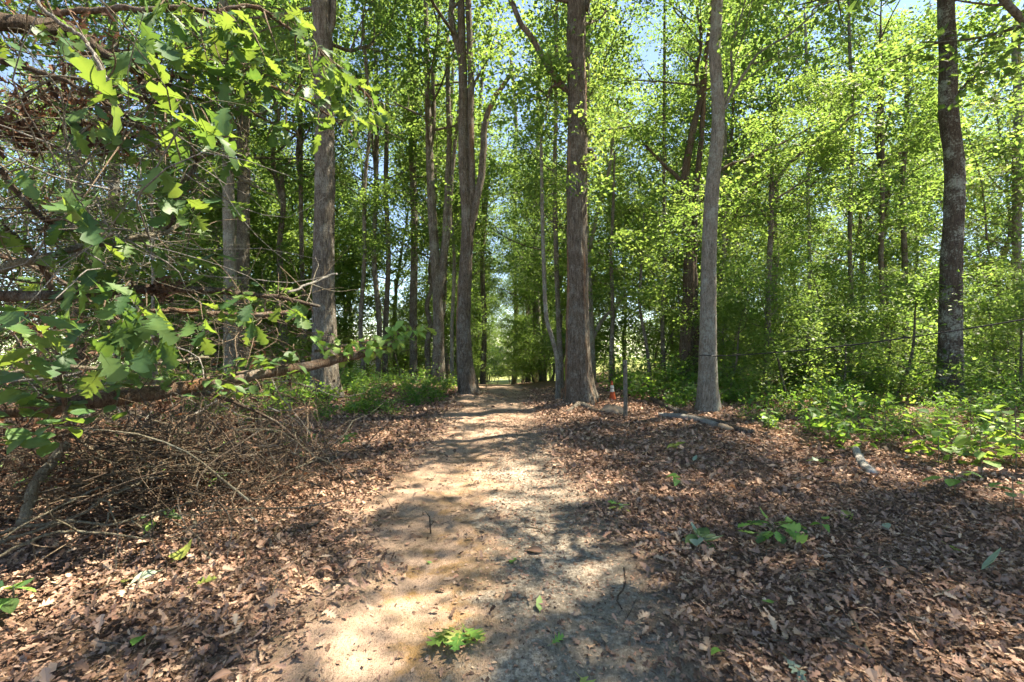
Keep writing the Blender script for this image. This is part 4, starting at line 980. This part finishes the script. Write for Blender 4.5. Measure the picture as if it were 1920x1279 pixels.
for i, (px, py, h, sz, n, lb) in enumerate([
        (1840, 905, .42, .17, 9, 'broad-leaved green sapling at the right edge, lowest of the sunlit ones'), (1880, 850, .55, .17, 10, 'broad-leaved sapling at the right edge behind the lowest one'),
        (1790, 930, .24, .15, 6, 'short broad-leaved sapling left of the lowest one at right'), (1905, 890, .75, .18, 10, 'tall broad-leaved sapling cut by the right edge'),
        (1720, 850, .50, .13, 12, 'broad-leaved sapling before the lichen trunk'), (1560, 822, .35, .12, 10, 'broad-leaved sapling before the undergrowth by the bleached stick'),
        (1440, 812, .40, .12, 11, 'broad-leaved sapling right of the dark log end'),
        (1760, 880, .45, .15, 9, 'broad-leaved sapling midway along the right undergrowth edge'), (1660, 838, .50, .13, 11, 'broad-leaved sapling behind the bleached stick, to its right'),
        (1900, 965, .30, .15, 7, 'low broad-leaved sapling nearest at the right edge'), (1820, 830, .70, .15, 13, 'taller broad-leaved sapling right of the lichen trunk foot')]):
    sprig('sapling', lb, 'sapling', G(px, py), n, 'oval' if i != 4 else 'heart', ['fresh_leaf', 'oak_green', 'fresh_leaf'], sz, 0, (0, 6.28), .12, h, 40 + i, .2, .12)

# ------------------------------------------------------------------ the fallen limbs on the left
def oak_leaf_at(t, org, p, direction, up, s, mesh):
    d = Vector(direction).normalized(); n = Vector(up); n = (n - d * n.dot(d)); n = n.normalized() if n.length > 1e-4 else Vector((0, 0, 1)); w = n.cross(d)
    mt = Matrix((d, w, n)).transposed().to_4x4()
    o = part('leaf', mesh, t, Vector(p) - Vector(org)); o.rotation_euler = mt.to_euler(); o.scale = (s,) * 3
    return o
OAK = [leaf_mesh(k, 'oak_green', 1500 + i, .28, .28) for i, k in enumerate(['oak', 'oak', 'oak', 'oak', 'oak', 'pin', 'oak', 'oak'])]
VINE = [leaf_mesh('oval', 'oak_green', 1520 + i, .25, .2) for i in range(4)]
SUNL = [leaf_mesh(k, 'fresh_leaf', 1540 + i, .28, .25) for i, k in enumerate(['oval', 'oak', 'oval'])]  # brighter green puts the sunlight on the limb tip into the leaf colour
def limb(name, label, path, w0, w1, mat, clusters=(), seed=0, twigs=0, lset=None, seg=14, cat='branch', bumps=.25, auto=None):
    """path: (px, py, depth); clusters: (px, py, depth, count, leaf length, droop)"""
    g = np.random.default_rng(seed); pts = np.array([P(a, b, d) for a, b, d in path])
    c = crm(pts, 8); c[1:-1] += g.normal(0, .0022, (len(c) - 2, 3)); c += .016 * np.stack([vn(np.arange(len(c)) * .45, np.full(len(c), k * 7.0), seed + 70) - .5 for k in range(3)], -1)
    dd = c[:, 1]; r = np.linspace(w0, w1, len(c)) / FPX * dd / 2
    T, S = np.meshgrid(np.arange(seg) / seg, np.arange(len(c)) / 2.0)
    org = Vector(c[0]); t = thing(name, label, cat, org)
    m = MB(); tube(m, c, r, seg, mod=1 + bumps * (vn(T * 5, S, seed + 3, 5) - .5)); part('limb', m.mesh('limb', M[mat], origin=org), t)
    clusters = list(clusters)
    if auto:
        na, La, dra, spr, k0 = auto
        for _ in range(na):
            q = np.array(path[0]) * 0; j = g.uniform(k0, len(path) - 1.01); j0 = int(j); q = np.array(path[j0]) * (1 - j + j0) + np.array(path[j0 + 1]) * (j - j0)
            clusters.append((q[0] + g.normal(0, spr), q[1] + g.normal(spr * .1, spr * .7), q[2] - .15 + g.normal(0, .15), int(g.integers(4, 7)), La, max(.1, dra + g.normal(0, .35))))
    for cl in clusters:
        px, py, d, n, L, droop = cl[:6]; q = np.array(P(px, py, d)); i0 = int(np.argmin(np.linalg.norm(c - q, axis=1)))
        mid = (c[i0] + q) / 2 + np.array([g.normal(0, .03), g.normal(0, .03), .05])
        m = MB(); tube(m, crm(np.array([c[i0], mid, q]), 4), np.linspace(.008, .003, 9), 5); part('twig', m.mesh('twig', M['twig'], origin=org), t)
        az0 = g.random() * 6.28
        for k in range(n):
            az = az0 + k * 6.28 / n + g.normal(0, .35)
            dr = np.array([math.cos(az), math.sin(az), -droop + g.normal(0, .25)])
            st = q + g.normal(0, .012 + .008 * n, 3) * np.array([1, 1, .7])
            up = np.array([g.normal(0, .35), g.normal(-.15, .35), 1.0]) if droop < 1.2 else np.array([g.normal(0, .5), -1 + g.normal(0, .3), .5])
            ms = (lset or OAK); oak_leaf_at(t, org, st, dr, up, L * float(g.uniform(.75, 1.15)), ms[int(g.integers(len(ms)))])
    for k in range(twigs):
        i0 = int(g.integers(2, len(c) - 1)); L = g.uniform(.25, .7); d0 = g.normal(0, 1, 3) * np.array([1, .7, .8]); d0 /= np.linalg.norm(d0)
        q = [c[i0]]
        for s in range(5): d0 = d0 + g.normal(0, .25, 3); d0 /= np.linalg.norm(d0); q.append(q[-1] + d0 * L / 5)
        m = MB(); tube(m, crm(np.array(q), 3), np.linspace(.006, .0018, 16), 4); part('twig', m.mesh('twig', M['twig_gray' if k % 2 else 'twig'], origin=org), t)
    return t

limb('fallen_limb', 'lowest thick fallen limb reaching over the verge with a sunlit leafy tip', 
     [(-198, 772, 3.24), (-120, 790, 2.9), (0, 772, 3.0), (150, 757, 3.2), (290, 738, 3.5), (420, 714, 4.0), (560, 690, 4.7), (640, 672, 5.3), (700, 660, 5.8), (750, 640, 6.2)], 40, 9, 'limb',
     [(130, 745, 3.0, 6, .13, .3), (190, 725, 3.1, 6, .12, .2), (250, 722, 3.2, 6, .12, .2), (300, 712, 3.3, 6, .11, .2), (340, 715, 3.4, 5, .11, .2), (400, 705, 3.6, 6, .11, .4), (425, 690, 3.8, 6, .12, .3), (470, 670, 4.0, 6, .12, .3), (440, 720, 3.7, 5, .10, .6),
      (60, 735, 2.7, 6, .15, .3), (20, 720, 2.6, 5, .15, .3), (500, 680, 4.3, 5, .12, .3), (540, 668, 4.5, 6, .13, .3), (80, 800, 2.6, 7, .13, .3), (40, 815, 2.5, 6, .13, .4), (110, 790, 2.6, 5, .12, .3)], seed=1, twigs=12, lset=VINE, auto=(22, .12, .3, 26, 1))
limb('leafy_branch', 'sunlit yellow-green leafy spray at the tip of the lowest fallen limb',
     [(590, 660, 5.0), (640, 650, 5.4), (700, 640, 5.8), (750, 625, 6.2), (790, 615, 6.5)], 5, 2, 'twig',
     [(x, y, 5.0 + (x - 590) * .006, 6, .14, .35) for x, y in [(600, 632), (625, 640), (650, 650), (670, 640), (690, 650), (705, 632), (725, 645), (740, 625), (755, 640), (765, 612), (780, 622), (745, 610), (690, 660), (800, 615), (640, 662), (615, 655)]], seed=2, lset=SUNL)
limb('fallen_limb', 'mossy dark horizontal limb thinning right across the pale trunks',
     [(-271, 568, 2.98), (-150, 560, 2.7), (0, 556, 2.8), (110, 552, 2.9), (210, 545, 3.0), (320, 541, 3.2), (430, 549, 3.5), (520, 558, 3.8), (600, 575, 4.2)], 26, 6, 'limb_dark',
     [(230, 570, 2.6, 7, .19, 1.0), (275, 575, 2.65, 6, .18, 1.3), (190, 595, 2.5, 6, .19, 1.0), (255, 620, 2.6, 5, .18, 1.5), (295, 640, 2.7, 5, .18, 1.8), (150, 640, 2.4, 4, .18, .9), (205, 670, 2.5, 4, .18, 1.7), (30, 610, 2.1, 5, .20, .8), (15, 660, 2.1, 5, .2, .9), (60, 590, 2.2, 4, .18, .5),
      (380, 600, 3.0, 4, .16, 1.9), (480, 600, 3.4, 4, .16, 1.9), (440, 555, 3.4, 7, .11, .3), (465, 560, 3.5, 6, .10, .3), (405, 575, 3.2, 5, .12, .6)], seed=3, twigs=10, auto=(8, .15, 1.0, 30, 3))
limb('fallen_limb', 'short bare split limb below the mossy horizontal one',
     [(280, 585, 3.5), (330, 582, 3.6), (400, 588, 3.8), (470, 592, 4.0), (540, 585, 4.2)], 9, 9, 'limb', [], seed=4, twigs=6)
limb('fallen_limb', 'greenish grey limb slanting up from the left edge to the pale trunk',
     [(-60, 520, 2.6), (0, 503, 2.7), (70, 487, 2.8), (150, 466, 2.95), (230, 450, 3.1), (310, 435, 3.3), (340, 420, 3.4)], 17, 6, 'twig_gray',
     [(355, 500, 3.2, 6, .15, 1.0), (385, 480, 3.4, 5, .14, .8), (150, 490, 2.8, 4, .18, .4), (180, 510, 2.8, 3, .17, .5)], seed=5, twigs=8, auto=(6, .13, .7, 36, 1))
limb('fallen_limb', 'steep dark branch crossing below the greenish slanting limb',
     [(0, 420, 2.7), (40, 455, 2.8), (75, 490, 2.9), (100, 545, 3.0)], 10, 9, 'limb', [], seed=6, twigs=4)
limb('fallen_limb', 'thick dark limb entering at the top left corner',
     [(-435, 53, 2.47), (-180, 30, 2.4), (-60, 38, 2.5), (40, 45, 2.6), (130, 58, 2.8), (190, 100, 2.9), (270, 140, 3.0), (330, 168, 3.1), (400, 200, 3.3)], 46, 6, 'limb_dark',
     [(250, 80, 2.6, 5, .17, 1.2), (215, 185, 2.4, 3, .18, .4), (290, 60, 2.7, 5, .17, 1.4), (330, 80, 2.8, 4, .16, 1.2), (370, 232, 2.5, 7, .17, .15), (350, 225, 2.5, 4, .17, .2), (400, 245, 2.6, 4, .16, .3), (310, 310, 2.5, 3, .2, 1.8), (150, 380, 2.3, 3, .18, 1.7), (130, 350, 2.3, 3, .18, 1.6)], seed=7, twigs=16, auto=(9, .13, .9, 42, 3))
limb('fallen_limb', 'bare grey broken branch hanging down at the upper left',
     [(45, -30, 2.3), (75, 10, 2.3), (120, 48, 2.35), (158, 75, 2.4), (180, 115, 2.4), (206, 155, 2.4)], 7, 7, 'silver', [], seed=8, twigs=5)
limb('fallen_limb', 'brown branch running right along the top and bending down to the oak',
     [(90, 25, 3.0), (220, 18, 3.1), (330, 16, 3.2), (400, 22, 3.3), (470, 12, 3.4), (530, 45, 3.6), (580, 85, 3.8), (640, 130, 4.1), (700, 190, 4.4)], 11, 4, 'limb',
     [(430, 62, 3.0, 4, .17, .5), (455, 60, 3.0, 4, .16, .3), (500, 115, 3.2, 5, .15, .4), (530, 120, 3.3, 5, .15, .5), (390, 118, 2.9, 4, .17, .4), (420, 135, 3.0, 4, .16, .5), (585, 95, 3.5, 4, .12, .5), (560, 30, 3.4, 5, .14, .5), (340, 30, 2.9, 5, .17, 1.1), (300, 10, 2.8, 5, .17, 1.2),
      (610, 140, 3.8, 6, .15, .9), (640, 150, 3.9, 6, .15, 1.0), (660, 180, 4.0, 6, .15, 1.0), (685, 200, 4.1, 6, .15, 1.1), (630, 185, 3.9, 5, .14, 1.2), (700, 230, 4.2, 5, .14, 1.2), (600, 170, 3.7, 5, .14, 1.1), (720, 215, 4.3, 5, .14, .9)], seed=9, twigs=10, auto=(16, .125, .8, 36, 2))
limb('fallen_limb', 'thin branch slanting down right with scattered lit leaves below the top branch',
     [(240, 110, 3.0), (330, 145, 3.1), (420, 180, 3.3), (500, 225, 3.5), (560, 255, 3.7)], 7, 3, 'limb',
     [(470, 130, 3.2, 5, .15, .5), (480, 160, 3.3, 5, .15, .6), (540, 150, 3.5, 5, .15, .8), (560, 180, 3.6, 5, .14, .8), (520, 245, 3.5, 6, .13, .4), (500, 260, 3.5, 5, .13, .5), (440, 290, 3.2, 4, .16, .8), (390, 205, 3.1, 4, .15, 1.3), (570, 220, 3.7, 5, .14, 1.0)], seed=10, twigs=6, auto=(9, .125, .7, 34, 0))
limb('fallen_limb', 'curved dark branch looping upward in the middle of the left leaves',
     [(310, 430, 3.2), (332, 400, 3.2), (340, 350, 3.2), (368, 308, 3.2), (345, 285, 3.2), (290, 255, 3.1), (240, 230, 3.0), (170, 190, 2.9)], 9, 5, 'limb_dark',
     [(430, 380, 3.2, 5, .14, .5), (400, 375, 3.1, 5, .14, .6), (360, 385, 3.0, 5, .15, .9), (350, 410, 3.0, 4, .14, 1.0), (430, 300, 3.2, 4, .15, .7)], seed=11, twigs=10, auto=(6, .13, .9, 40, 0))
limb('fallen_limb', 'thin bare twig reaching right past the pale trunk',
     [(420, 305, 3.3), (450, 335, 3.4), (490, 355, 3.5), (535, 384, 3.7)], 5, 2, 'twig_gray', [], seed=12, twigs=2)
limb('fallen_limb', 'low dark limb lying along the top of the brush heap',
     [(180, 838, 3.6), (250, 846, 3.7), (330, 856, 3.8), (400, 860, 4.0), (480, 856, 4.3)], 12, 8, 'limb_dark', [], seed=13, twigs=8)
limb('fallen_limb', 'dark arching twig dropping from the lowest limb to the verge',
     [(360, 735, 3.7), (430, 752, 3.9), (500, 782, 4.2), (550, 820, 4.5), (592, 862, 4.7)], 6, 5, 'limb_dark', [], seed=14, twigs=8)
limb('fallen_limb', 'grey broken branch pointing at the big oak trunk',
     [(540, 550, 4.2), (575, 535, 4.4), (605, 522, 4.6), (632, 514, 4.8)], 5, 4, 'silver', [], seed=15, twigs=3)
limb('fallen_limb', 'pale bleached limb in the shadow behind the lowest limb',
     [(-20, 705, 3.6), (60, 695, 3.7), (120, 690, 3.8), (200, 690, 4.0), (300, 680, 4.2), (390, 672, 4.5)], 10, 6, 'twig_gray', [], seed=16, twigs=5)
limb('fallen_limb', 'reddish upright stem crossing the lowest limb near the left edge',
     [(105, 640, 2.9), (112, 700, 2.9), (120, 760, 2.95), (132, 800, 3.0)], 7, 8, 'limb', [], seed=17, twigs=3)
limb('fallen_limb', 'cut grey stump of branch standing in the brush at far left',
     [(130, 830, 3.3), (85, 880, 3.2), (60, 920, 3.1), (42, 985, 3.0)], 15, 17, 'twig_gray', [], seed=18, twigs=3)
limb('fallen_limb', 'dark drooping branch at the left edge below the dead leaf clusters',
     [(-40, 300, 2.5), (10, 330, 2.6), (50, 380, 2.7), (95, 420, 2.8), (160, 440, 3.0)], 13, 5, 'limb_dark', [], seed=20, twigs=10, auto=(5, .14, .9, 40, 1))
limb('fallen_limb', 'slanting dark branch in front of the dead leaves at upper left',
     [(-30, 110, 2.5), (60, 130, 2.6), (150, 165, 2.7), (230, 215, 2.9), (300, 280, 3.1)], 12, 4, 'limb_dark', [], seed=21, twigs=14, auto=(5, .14, .7, 40, 2))
limb('fallen_limb', 'thin upper branch with lit leaves crossing before the pale twin trunks',
     [(150, 100, 2.9), (260, 95, 3.0), (380, 110, 3.1), (480, 150, 3.3), (590, 200, 3.6), (660, 250, 3.9)], 8, 3, 'limb', [], seed=22, twigs=10, auto=(14, .13, .6, 34, 1))
limb('fallen_limb', 'straight twiggy branch low behind the oak leaf cluster',
     [(-20, 470, 3.2), (100, 520, 3.3), (220, 600, 3.5), (330, 660, 3.7)], 9, 4, 'limb', [], seed=23, twigs=12, auto=(5, .14, .9, 36, 1))
# pale vine stems trailing over the litter
for i, (path, w, lb) in enumerate([
        ([(-30, 1008, 2.9), (60, 985, 3.0), (130, 975, 3.05), (190, 940, 3.1), (260, 905, 3.3), (320, 860, 3.5)], 7, 'pale vine stem arching over the litter, uppermost of three at left'),
        ([(-20, 1020, 2.8), (60, 1000, 2.9), (120, 978, 3.0), (200, 985, 3.0), (270, 965, 3.1), (320, 955, 3.2), (360, 940, 3.2)], 6, 'pale vine stem, middle of three trailing right over the litter'),
        ([(-20, 1050, 2.7), (60, 1015, 2.8), (110, 998, 2.85), (180, 1000, 2.9), (270, 1010, 2.95)], 6, 'pale vine stem, lowest of three trailing over the litter'),
        ([(180, 935, 3.1), (205, 945, 3.1), (200, 975, 3.05), (170, 990, 3.0)], 4, 'short looping vine stem under the arching ones')]):
    limb('vine_stem', lb, path, w, w * .6, 'twig_gray', [], 40 + i, 3, seg=7, cat='vine', bumps=.1)

# fine dead twigs and dead leaves of the brush heap
def twig_mass(name, label, n, region, r, mat, seed, L=(.3, .9), seg=3, flatz=.5):
    g = np.random.default_rng(seed); m = MB()
    for _ in range(n):
        p = region(g); d = g.normal(0, 1, 3) * np.array([1, .8, flatz]); d /= np.linalg.norm(d); ln = g.uniform(*L); q = [p]
        for k in range(4):
            d = d + g.normal(0, .48, 3) * np.array([1, 1, .6]); d /= np.linalg.norm(d); q.append(q[-1] + d * ln / 4)
        q = np.array(q); q[:, 2] = np.maximum(q[:, 2], ground_h(q[:, 0], q[:, 1]) + .01)
        tube(m, crm(q, 2), np.linspace(1, .4, 9) * r * g.uniform(.5, 1.5), seg, cap=False)
    return solo(name, m.mesh(name, M[mat]), label, None, kind='stuff')
def heap(g):
    d = g.uniform(3.1, 5.6); px = g.normal(200, 230); py = g.uniform(800, 975)
    while not -60 < px < 640 - max(0, py - 900) * 1.5: px = g.normal(200, 230)
    p = np.array(P(px, py, d)); p[2] = max(p[2], float(ground_h(p[0], p[1])) + .02); return p
twig_mass('twig_heap', 'tangled heap of fine tan dead twigs under the fallen limbs', 1200, heap, .004, 'twig', 81)
twig_mass('twig_heap', 'dark dead twigs mixed through the brush heap', 900, heap, .005, 'limb_dark', 82)
def hang(g):
    return np.array(P(g.uniform(-40, 330), g.uniform(140, 520), g.uniform(2.6, 4.2)))
twig_mass('twig_tangle', 'fine pale dead twigs tangled among the upper left limbs', 380, hang, .0032, 'twig_gray', 83, (.3, 1.0), 3, .7)
def vines(g): return np.array(P(g.uniform(-40, 340), g.uniform(230, 480), g.uniform(2.4, 3.6)))
twig_mass('vine_tangle', 'pale bare vines looping among the left leaves', 70, vines, .0042, 'silver', 88, (.6, 1.5), 4, .6)
twig_mass('stick_heap', 'thicker pale sticks lying through the brush heap', 60, heap, .0075, 'twig_gray', 89, (.5, 1.5), 5, .3)
twig_mass('stick_heap', 'thick bleached sticks behind the lowest limb', 36, lambda g: np.array(P(g.uniform(-40, 520), g.uniform(690, 860), g.uniform(4.2, 6.5))), .011, 'silver', 90, (.6, 1.7), 5, .45)
def behind(g):
    return np.array(P(g.uniform(-40, 560), g.uniform(560, 850), g.uniform(4.4, 7.5)))
twig_mass('twig_tangle', 'sunlit tan brush of dead twigs behind the lowest limb', 800, behind, .006, 'twig', 84, (.4, 1.2), 3, .6)
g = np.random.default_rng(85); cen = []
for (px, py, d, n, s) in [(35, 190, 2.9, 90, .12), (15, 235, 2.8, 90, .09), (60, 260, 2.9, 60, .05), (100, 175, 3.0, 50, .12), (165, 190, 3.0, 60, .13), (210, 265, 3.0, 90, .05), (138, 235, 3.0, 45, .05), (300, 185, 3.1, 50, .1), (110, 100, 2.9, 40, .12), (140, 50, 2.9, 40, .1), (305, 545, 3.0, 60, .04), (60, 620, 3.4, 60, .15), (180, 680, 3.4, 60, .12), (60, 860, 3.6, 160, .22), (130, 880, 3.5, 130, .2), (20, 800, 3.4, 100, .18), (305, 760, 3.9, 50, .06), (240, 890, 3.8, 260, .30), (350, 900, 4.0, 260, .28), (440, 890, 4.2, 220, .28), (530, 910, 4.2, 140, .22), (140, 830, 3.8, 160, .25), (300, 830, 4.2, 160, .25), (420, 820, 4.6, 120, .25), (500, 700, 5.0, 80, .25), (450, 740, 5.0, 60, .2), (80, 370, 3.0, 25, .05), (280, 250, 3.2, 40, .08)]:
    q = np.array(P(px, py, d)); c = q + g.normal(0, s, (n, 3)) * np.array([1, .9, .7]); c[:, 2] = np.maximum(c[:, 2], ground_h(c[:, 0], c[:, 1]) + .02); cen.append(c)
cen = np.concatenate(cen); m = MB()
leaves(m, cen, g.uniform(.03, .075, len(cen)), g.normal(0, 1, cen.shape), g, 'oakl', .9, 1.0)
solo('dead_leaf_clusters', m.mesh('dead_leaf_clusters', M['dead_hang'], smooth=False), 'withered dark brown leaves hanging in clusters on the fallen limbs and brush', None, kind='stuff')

def on_floor(g):
    while True:
        y = math.sqrt(g.uniform(1.7 ** 2, 9 ** 2)); x = g.uniform(-1.15, 1.15) * y
        if g.random() < float(litter_density(np.array(x), np.array(y))): return np.array([x, y, float(ground_h(x, y)) + .035])
twig_mass('twig_litter', 'small dead twigs scattered over the leaf litter', 900, on_floor, .0028, 'twig_gray', 91, (.06, .35), 4, .08)
twig_mass('twig_litter', 'dark dead twigs scattered over the leaf litter', 500, on_floor, .0032, 'limb_dark', 92, (.08, .4), 4, .08)

# the toppled oak that the limbs belong to, just beyond the left edge of the picture
m = MB(); org = Vector((-4.6, 3.6, -.1))
bark_tube(m, np.array([(-4.62, 3.66, -.3), (-4.5, 3.4, .6), (-4.3, 3.0, 1.7), (-4.05, 2.45, 3.2), (-3.95, 2.2, 4.0)]), np.array([.2, .18, .16, .13, .10]), 32, .12, .06, .4, 99)
solo('toppled_oak_trunk', m.mesh('toppled_oak_trunk', M['limb_dark'], origin=org), 'leaning toppled oak trunk beyond the left edge that carries the fallen limbs', 'trunk', org)
